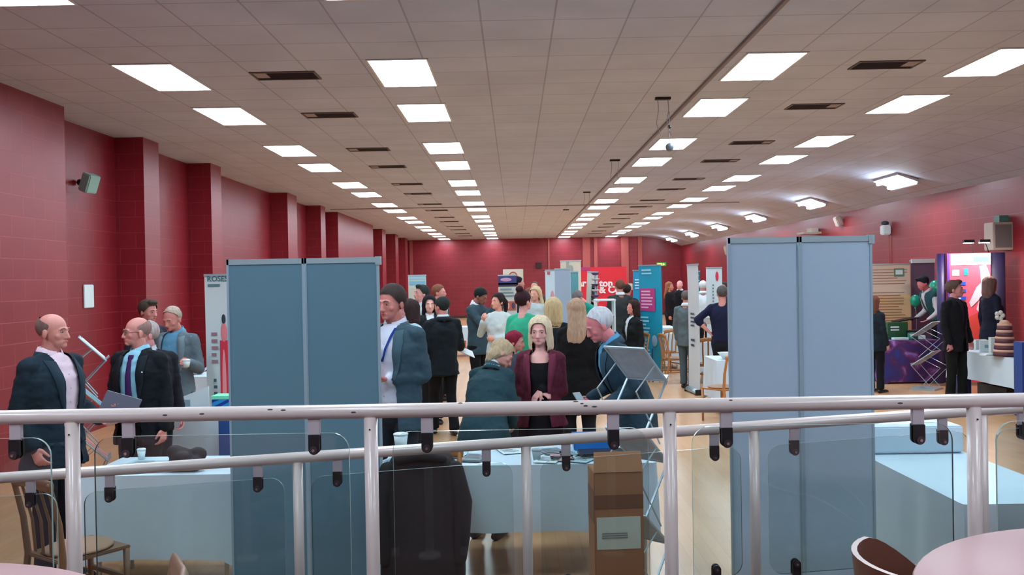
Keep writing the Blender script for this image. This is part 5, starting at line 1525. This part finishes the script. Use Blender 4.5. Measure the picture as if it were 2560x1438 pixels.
# heater, cameras on the right wall
t = wallbox('wall_heater', 'large cream boxed speaker on the right wall, above the lit stand', 'speaker', 2509, 591, 15.7, .36, .48, .3, mat('cream case', (176, 166, 156), .5), x=RIGHT - .16)
mb = MB(); mb.box((-.14, -.156, -.2), (.14, -.15, .2)); obj('grille', mb, mat('grey grille', (112, 112, 110), .8, bump=.5, bscale=300), t)
mb = MB(); mb.box((-.04, -.1, .24), (.12, .08, .36)); obj('top_unit', mb, mat('teal unit', (80, 130, 120), .5), t)
p = at(2212, 570, 20.6)
t = empty('wall_camera', 'white security camera with a dark top on the right wall above the beige display', 'camera', (RIGHT - .12, 20.6, p.z))
mb = MB(); mb.box((-.08, -.1, -.16), (.1, .1, .06)); obj('camera_body', mb, M_PAPER, t, bevel=.02)
mb = MB(); mb.ell((0, 0, .11), (.09, .09, .05)); obj('camera_top', mb, mat('dark cap', (50, 60, 80), .4), t, True)
mb = MB(); mb.tube((.09, 0, -1.0), (.09, 0, -.15), .012, 6); obj('cable', mb, mat('faded red strip', (170, 84, 80)), t)
p = at(2101, 553, 23.6)
t = empty('wall_camera', 'small cream box camera high on the right wall, above the right display board', 'camera', (RIGHT - .1, 23.6, p.z)); t.rotation_euler = (0, R(-20), 0)
mb = MB(); mb.box((-.08, -.12, -.13), (.08, .12, .13)); obj('camera_body', mb, MATS['cream case'], t, bevel=.02)
for k, (px, py, lab) in enumerate(((1806, 654, 'small white wall lamp far along the right wall, lower'), (1810, 626, 'small white wall lamp far along the right wall, upper'))):
    Y = 36.0 if k else 34.0
    p = at(px, py, Y); t = empty('wall_lamp', lab, 'wall lamp', (RIGHT - .12, Y, p.z)); mb = MB(); mb.loft([(0, 0, -.14), (0, 0, .1)], [.06, .12], 12); obj('lamp_body', mb, MATS['cream case'], t, True)
p = at(2050, 583, 25.5)
t = empty('wall_shelf', 'small wall shelf with boxes just above the right display board', 'shelf', (RIGHT - .2, 25.5, p.z))
mb = MB(); mb.box((-.3, -.3, -.03), (.2, .3, .03)); obj('shelf_board', mb, MATS['cream case'], t)
mb = MB(); mb.box((-.05, -.2, .03), (.15, .2, .14)); obj('shelf_box', mb, MATS['cream board'], t)

def galaxy():
    def f(nt, b):
        tc = nt.nodes.new('ShaderNodeTexCoord'); n = nt.nodes.new('ShaderNodeTexNoise'); n.inputs['Scale'].default_value = 2.6; n.inputs['Detail'].default_value = 5; n.inputs['Distortion'].default_value = 1.2
        nt.links.new(tc.outputs['Object'], n.inputs['Vector'])
        cr = nt.nodes.new('ShaderNodeValToRGB'); el = cr.color_ramp.elements
        el[0].position = .30; el[0].color = lin((24, 52, 128)); el[1].position = .74; el[1].color = lin((206, 140, 110))
        for p_, c_ in ((.42, (44, 38, 110)), (.5, (70, 30, 84)), (.58, (110, 60, 130)), (.64, (130, 110, 190))):
            e = el.new(p_); e.color = lin(c_)
        nt.links.new(n.outputs['Fac'], cr.inputs[0]); nt.links.new(cr.outputs[0], b.inputs['Base Color']); b.inputs['Roughness'].default_value = .8
    return uvmat('purple galaxy cloth', f)
# ---------------------------------------------------------------- right-hand stands
t, h, zt, p_ = panel_thing('display_board', 'wide beige display board with lines of small text, behind the purple table', 'display board', 2150, 2275, 17.7, 659, mat('beige board', (236, 200, 150), .6))
mb = MB(); mb.box((-h + .02, -.02, zt - .62), (h - .02, -.016, zt - .04)); obj('pale_header', mb, mat('pale header', (214, 196, 180), .6), p_)
mb = MB(); r2 = random.Random(2)
for k in range(26):
    z = zt - .13 - .055 * k - (.12 if k > 5 else 0)
    mb.box((-h * .5, -.024, z), (h * r2.uniform(.45, .9), -.020, z + .014))
obj('text_lines', mb, mat('brown print', (150, 120, 96), .6), p_)
mb = MB(); mb.box((h - .32, -.026, zt - .26), (h - .12, -.020, zt - .1)); obj('green_logo', mb, mat('green logo', (90, 140, 110), .5), p_)
mb = MB(); mb.box((h - .29, -.028, zt - .22), (h - .15, -.026, zt - .13)); obj('white_logo', mb, M_PAPER, p_)
t, h, zt, p_ = panel_thing('display_board', 'mauve grey display board with a white top rail, right of the beige one', 'display board', 2277, 2336, 17.9, 650, mat('mauve felt', (104, 84, 112), .9))
mb = MB(); mb.box((-h, -.05, zt - .06), (h, -.016, zt + .02)); obj('white_header', mb, M_PAPER, p_)
# lit pop-up stand
a, b = at(2364, 740, 15.3), at(2482, 740, 15.1)
t = empty('popup_stand', 'tall curved pop-up display stand, brightly lit pink and red print with navy ends', 'display stand', ((a.x + b.x) / 2, 15.2, 0), R(-8))
zt = at(2412, 633, 15.2).z; hw = (b.x - a.x) / 2
mb = MB(); n = 16; mb.cur = 0
def pcur(u): return (u * hw, .10 * (1 - u * u) * 1.0)
for k in range(n + 1):
    u = -1 + 2 * k / n; x, y = pcur(u)
    mb.v += [Vector((x, y, .06)), Vector((x, y, zt)), Vector((x, y + .03, zt)), Vector((x, y + .03, .06))]
for k in range(n):
    q = 4 * k
    mb.f += [[q, q + 4, q + 5, q + 1], [q + 1, q + 5, q + 6, q + 2], [q + 2, q + 6, q + 7, q + 3], [q + 3, q + 7, q + 4, q]]; mb.mi += [0] * 4
ps = obj('print_panel', mb, mat('pink red print', (222, 84, 104), .45), t, True); smooth_by_angle(ps, 40)
def patch(nm, u0, z0_, u1, z1_, col, off=.006, m=None):
    mb = MB(); nn = 6
    for k in range(nn + 1):
        u = u0 + (u1 - u0) * k / nn; x, y = pcur(u)
        mb.v += [Vector((x, y - off - .003, z0_)), Vector((x, y - off - .003, z1_)), Vector((x, y - off, z1_)), Vector((x, y - off, z0_))]
    for k in range(nn):
        q = 4 * k
        mb.f += [[q, q + 4, q + 5, q + 1], [q + 1, q + 5, q + 6, q + 2], [q + 2, q + 6, q + 7, q + 3], [q + 3, q + 7, q + 4, q]]; mb.mi += [0] * 4
    mb.f += [[0, 1, 2, 3], [4 * nn, 4 * nn + 3, 4 * nn + 2, 4 * nn + 1]]; mb.mi += [0, 0]
    obj(nm, mb, m or mat('pop %d %d %d' % col, col, .45), ps)
patch('violet_edge', -1, .06, -.86, zt, (84, 52, 150))
patch('white_header', -.80, zt - .20, 1, zt - .01, (236, 226, 240))
patch('teal_title', .30, zt - .15, .92, zt - .06, (80, 160, 170), .010)
patch('white_badge', -.72, zt - .38, -.36, zt - .28, (240, 226, 232))
patch('teal_logo', -.14, zt - .38, .06, zt - .26, (30, 130, 140))
for k in range(10):
    z = zt - .54 - .125 * k
    patch('blue_bar', -.82, z, -.05, z + .055, (30, 80, 180), .008)
    patch('white_text', -.78, z + .018, -.3, z + .036, (200, 220, 240), .013)
# pale arm-like figure and orange foot of the print
def blob(nm, pts, col, off=.008):
    mb = MB()
    P3 = []
    for (u, z) in pts:
        x, y = pcur(u); P3.append((x, y - off, zt - z))
    n_ = len(P3); mb.add(P3 + [(q[0], q[1] + .004, q[2]) for q in P3], [list(range(n_)), list(range(n_, 2 * n_))[::-1]] + [((i + 1) % n_, i, n_ + i, n_ + (i + 1) % n_) for i in range(n_)])
    obj(nm, mb, mat('pop %d %d %d' % col, col, .5), ps)
blob('pale_figure', ((.55, .22), (.82, .20), (.96, .36), (.92, .62), (.98, 1.0), (.96, 1.75), (.62, 1.75), (.70, 1.1), (.40, .95), (.55, .78), (.18, .92), (.10, .84), (.42, .58), (.62, .5)), (232, 196, 206))
blob('orange_shape', ((.0, 1.1), (.5, 1.0), (.62, 1.4), (.5, 1.85), (-.1, 1.9), (-.1, 1.5)), (206, 70, 60), .0075)
# navy end caps
for s in (-1, 1):
    mb = MB()
    wq = .07 if s < 0 else .13
    mb.loft([(s * (hw + wq), .08, .06), (s * (hw + wq), .08, zt)], [(wq, .06)] * 2, 16, cap=False)
    obj('end_panel', mb, mat('navy violet end', (32, 22, 80), .5) if s < 0 else mat('navy end', (18, 14, 48), .6), t, True)
# clip-on lights over the stand
for k, u in enumerate((-.35, .35)):
    x, y = pcur(u)
    mb = MB(); mb.loft([(x + .25, y + .05, zt + .0), (x + .12, y - .2, zt + .13), (x, y - .42, zt + .18)], [.007] * 3, 8); l_ = obj('lamp_arm', mb, M_BLACK, t, True)
    mb = MB(); mb.box((x - .08, y - .50, zt + .16), (x + .08, y - .40, zt + .21)); obj('lamp_head', mb, M_BLACK, l_)
    mb = MB(); mb.box((x - .07, y - .485, zt + .152), (x + .07, y - .415, zt + .160)); obj('lamp_glass', mb, mat('halogen', (255, 236, 230), .5, emit=420), l_)
# purple table
table(at(2196, 860, 15.9).x, at(2335, 860, 15.9).x, 15.7, 16.3, 'folding table in front of the beige display board', 'dark purple patterned tablecloth in front of the beige display board', hem=.03, seed=6, m=galaxy())
# items on the purple table
def lbox(name, label, cat, px, Y, w_, d_, h_, col, z=TZ, rz=0.0, part='box_body'):
    t = empty(name, label, cat, (at(px, 840, Y).x, Y, z), rz)
    mb = MB(); mb.box((-w_ / 2, -d_ / 2, 0), (w_ / 2, d_ / 2, h_)); b_ = obj(part, mb, mat('c%d %d %d' % col, col, .5), t, bevel=.004)
    return t, b_
t, b_ = lbox('green_box', 'dark green box with white words on the purple table', 'box', 2242, 16.1, .36, .1, .30, (30, 84, 50))
mb = MB()
for k in range(2): mb.box((-.13, -.056, .20 - .05 * k), (.02, -.051, .225 - .05 * k))
obj('white_words', mb, M_PAPER, b_)
lbox('small_box', 'small black box on the purple table, right of the green box', 'box', 2278, 16.1, .22, .15, .15, (26, 22, 40))
lbox('green_book', 'green booklet leaning on the purple table', 'booklet', 2282, 15.85, .16, .1, .12, (40, 120, 96), rz=.5)
lbox('white_tray', 'white tray with teal papers on the purple table', 'tray', 2250, 15.85, .26, .12, .04, (190, 220, 220))
lbox('white_booklet', 'white booklet at the right end of the purple table', 'booklet', 2300, 15.9, .16, .14, .07, (206, 220, 224), rz=-.3)
rack(at(2315, 900, 14.9).x, 14.9, 'literature rack with pink and white leaflets in front of the purple table', 1.12, R(135), 2, W=.36, V=.34, dz=.24, gap=.24, leaf=((226, 120, 130), (214, 200, 206)))
# right white table, running away along the wall
table(6.72, 7.45, 12.0, 14.0, 'folding table by the lit stand at the right edge', 'white tablecloth raised off the floor at the right edge, by the lit stand', hem=.34, seed=9)
mb = MB(); mb.box((6.60, 11.75, .02), (6.9, 11.95, 1.0)); 
tag(obj('banner_base', mb, mat('deep blue board', (20, 60, 130), .6)), 'deep blue board at the very right edge of the picture', 'board')
t = empty('skep', 'striped brown and cream tiered dome ornament on the right white table', 'ornament', (at(2512, 880, 12.5).x, 12.5, TZ))
for k in range(5):
    mb = MB(); z = .09 * k; r_ = .15 * (1 - .09 * k)
    mb.loft([(0, 0, z), (0, 0, z + .055)], [r_, r_ * .97], 20, cap=False); obj('tier', mb, mat('tier brown', (84, 44, 56), .6), t, True)
    mb = MB(); mb.loft([(0, 0, z + .055), (0, 0, z + .09)], [r_ * 1.0, r_ * .93], 20, cap=False); obj('band', mb, mat('tier cream', (190, 150, 130), .6), t, True)
mb = MB(); mb.ell((0, 0, .45), (.07, .07, .05)); obj('top', mb, MATS['tier cream'], t, True)
t = empty('plant_pot', 'white flower on a dark stem behind the striped ornament', 'flower', (at(2503, 800, 13.1).x, 13.1, TZ))
mb = MB(); mb.loft([(0, 0, 0), (0, 0, .16)], [.06, .08], 14, cap=False); obj('pot', mb, mat('dark navy pot', (24, 22, 50), .5), t, True)
mb = MB(); mb.tube((0, 0, .16), (-.02, 0, .5), .008, 6); obj('stem', mb, mat('green stem', (50, 80, 50), .6), t)
mb = MB()
for k in range(5): mb.ell((-.02 + .045 * math.cos(k * 1.26), 0, .53 + .045 * math.sin(k * 1.26)), (.035, .025, .035), nu=10, nv=7)
obj('flower_head', mb, mat('cream petals', (206, 206, 196), .6), t, True)
lab = ['leftmost, nearest the man in the black suit', 'second from the left', 'standing upright in the middle', 'right of the striped ornament', 'lying at the front edge']
for k, (px, Y, w_, h_, rz) in enumerate(((2450, 13.7, .2, .14, .2), (2467, 13.3, .2, .16, -.2), (2487, 12.8, .16, .24, .1), (2545, 12.5, .2, .10, .0), (2470, 12.6, .2, .02, .3))):
    t, b_ = lbox('leaflet_card', 'white leaflet card on the right white table, ' + lab[k], 'leaflet', px, Y, w_, .12 if h_ < .1 else .06, h_, (206, 224, 226), rz=rz, part='card')
    mb = MB(); mb.box((-w_ * .2, -.032 - (.03 if h_ < .1 else 0), h_ * .3), (w_ * .2, -.0302 - (.03 if h_ < .1 else 0), h_ * .6)); obj('print_block', mb, mat('print grey', (130, 160, 176)), b_)
t, b_ = lbox('waste_bin', 'dark blue bin beneath the left end of the right white table', 'bin', 2403, 14.2, .2, .2, .30, (24, 44, 110), z=0)
lbox('storage_case', 'black case under the right white table', 'case', 2512, 12.9, .4, .8, .3, (18, 20, 28), z=0)
for k, (px, py, lb) in enumerate(((2342, 722, 'teal balloon behind the head of the man in the waistcoat'), (2296, 752, 'smaller teal balloon below the chin of the man in the waistcoat'))):
    Y = 17.52; p = at(px, py, Y)
    p.x += (-.02, -.06)[k]
    t = empty('balloon', lb, 'balloon', p)
    mb = MB(); s_ = .17 - .05 * k; mb.ell((0, 0, 0), (s_ * .8, s_ * .8, s_)); obj('balloon_skin', mb, mat('teal balloon', (16, 160, 130), .3), t, True)
    mb = MB(); mb.loft([(0, 0, -s_ - .02), (0, 0, -s_)], [.02, .008], 8); obj('knot', mb, MATS['teal balloon'], t, True)
    mb = MB(); mb.loft([(0, 0, -s_ - .02), (.02, 0, -s_ - .2), (.03, .04, -s_ - .45)], [.003] * 3, 6); obj('string', mb, M_PAPER, t)
# ---------------------------------------------------------------- tables and chairs in the centre right
table(at(1640, 800, 21.0).x, at(1692, 800, 21.0).x, 21.0, 22.0, 'far folding table right of the taller cyan banner', 'white tablecloth on the farther table right of the cyan banner', hem=.2, seed=12)
table(at(1640, 830, 19.0).x, at(1699, 830, 19.0).x, 18.9, 19.6, 'folding table between the taller cyan banner and the man in the grey suit', 'white tablecloth between the cyan banner and the grey suit, nearer one', hem=.1, seed=13)
table(at(1746, 860, 16.2).x, at(1792, 860, 16.2).x, 16.2, 17.0, 'folding table right of the tall white banner', 'white tablecloth right of the tall white banner', hem=.25, seed=14)
table(at(1799, 880, 12.4).x, at(1860, 880, 12.4).x, 12.6, 13.4, 'folding table half hidden by the right display board', 'white tablecloth draped beside the left edge of the right display board', hem=.18, seed=15)
t = empty('white_bowl', 'white bowl on the table beside the left edge of the right display board', 'bowl', (at(1814, 845, 12.8).x, 12.8, TZ)); mb = MB(); mb.loft([(0, 0, 0), (0, 0, .02), (0, 0, .09)], [.05, .06, .12], 18, cap=False); obj('bowl_body', mb, M_PAPER, t, True)
for px, Y, rz, lb in ((1668, 17.9, 200, 'wooden chair facing the nearer white table right of the cyan banner'), (1688, 16.4, 100, 'wooden chair with its back to the man in the grey suit'), (1770, 15.2, 170, 'wooden chair tucked at the table right of the tall white banner'), (1806, 12.0, 215, 'wooden chair at the left edge of the right display board'), (1581, 16.6, -60, 'wooden chair of the woman in black with a white collar'), (1597, 19.7, -40, 'wooden chair of the woman in the red dress')):
    chair(at(px, 900, Y).x, Y, R(rz), lb)
table(at(1130, 800, 23.0).x, at(1230, 800, 23.0).x, 22.8, 23.6, 'far folding table behind the man eating', 'white tablecloth on the far table behind the man eating', hem=.2, seed=16)
table(at(1250, 800, 21.0).x, at(1325, 800, 21.0).x, 20.8, 21.6, 'far folding table below the purple headed banner', 'white tablecloth below the purple headed banner', hem=.1, seed=17)
table(at(1500, 800, 24.0).x, at(1560, 800, 24.0).x, 25.8, 26.6, 'far folding table before the red display wall', 'white tablecloth before the red display wall', hem=.1, seed=18)
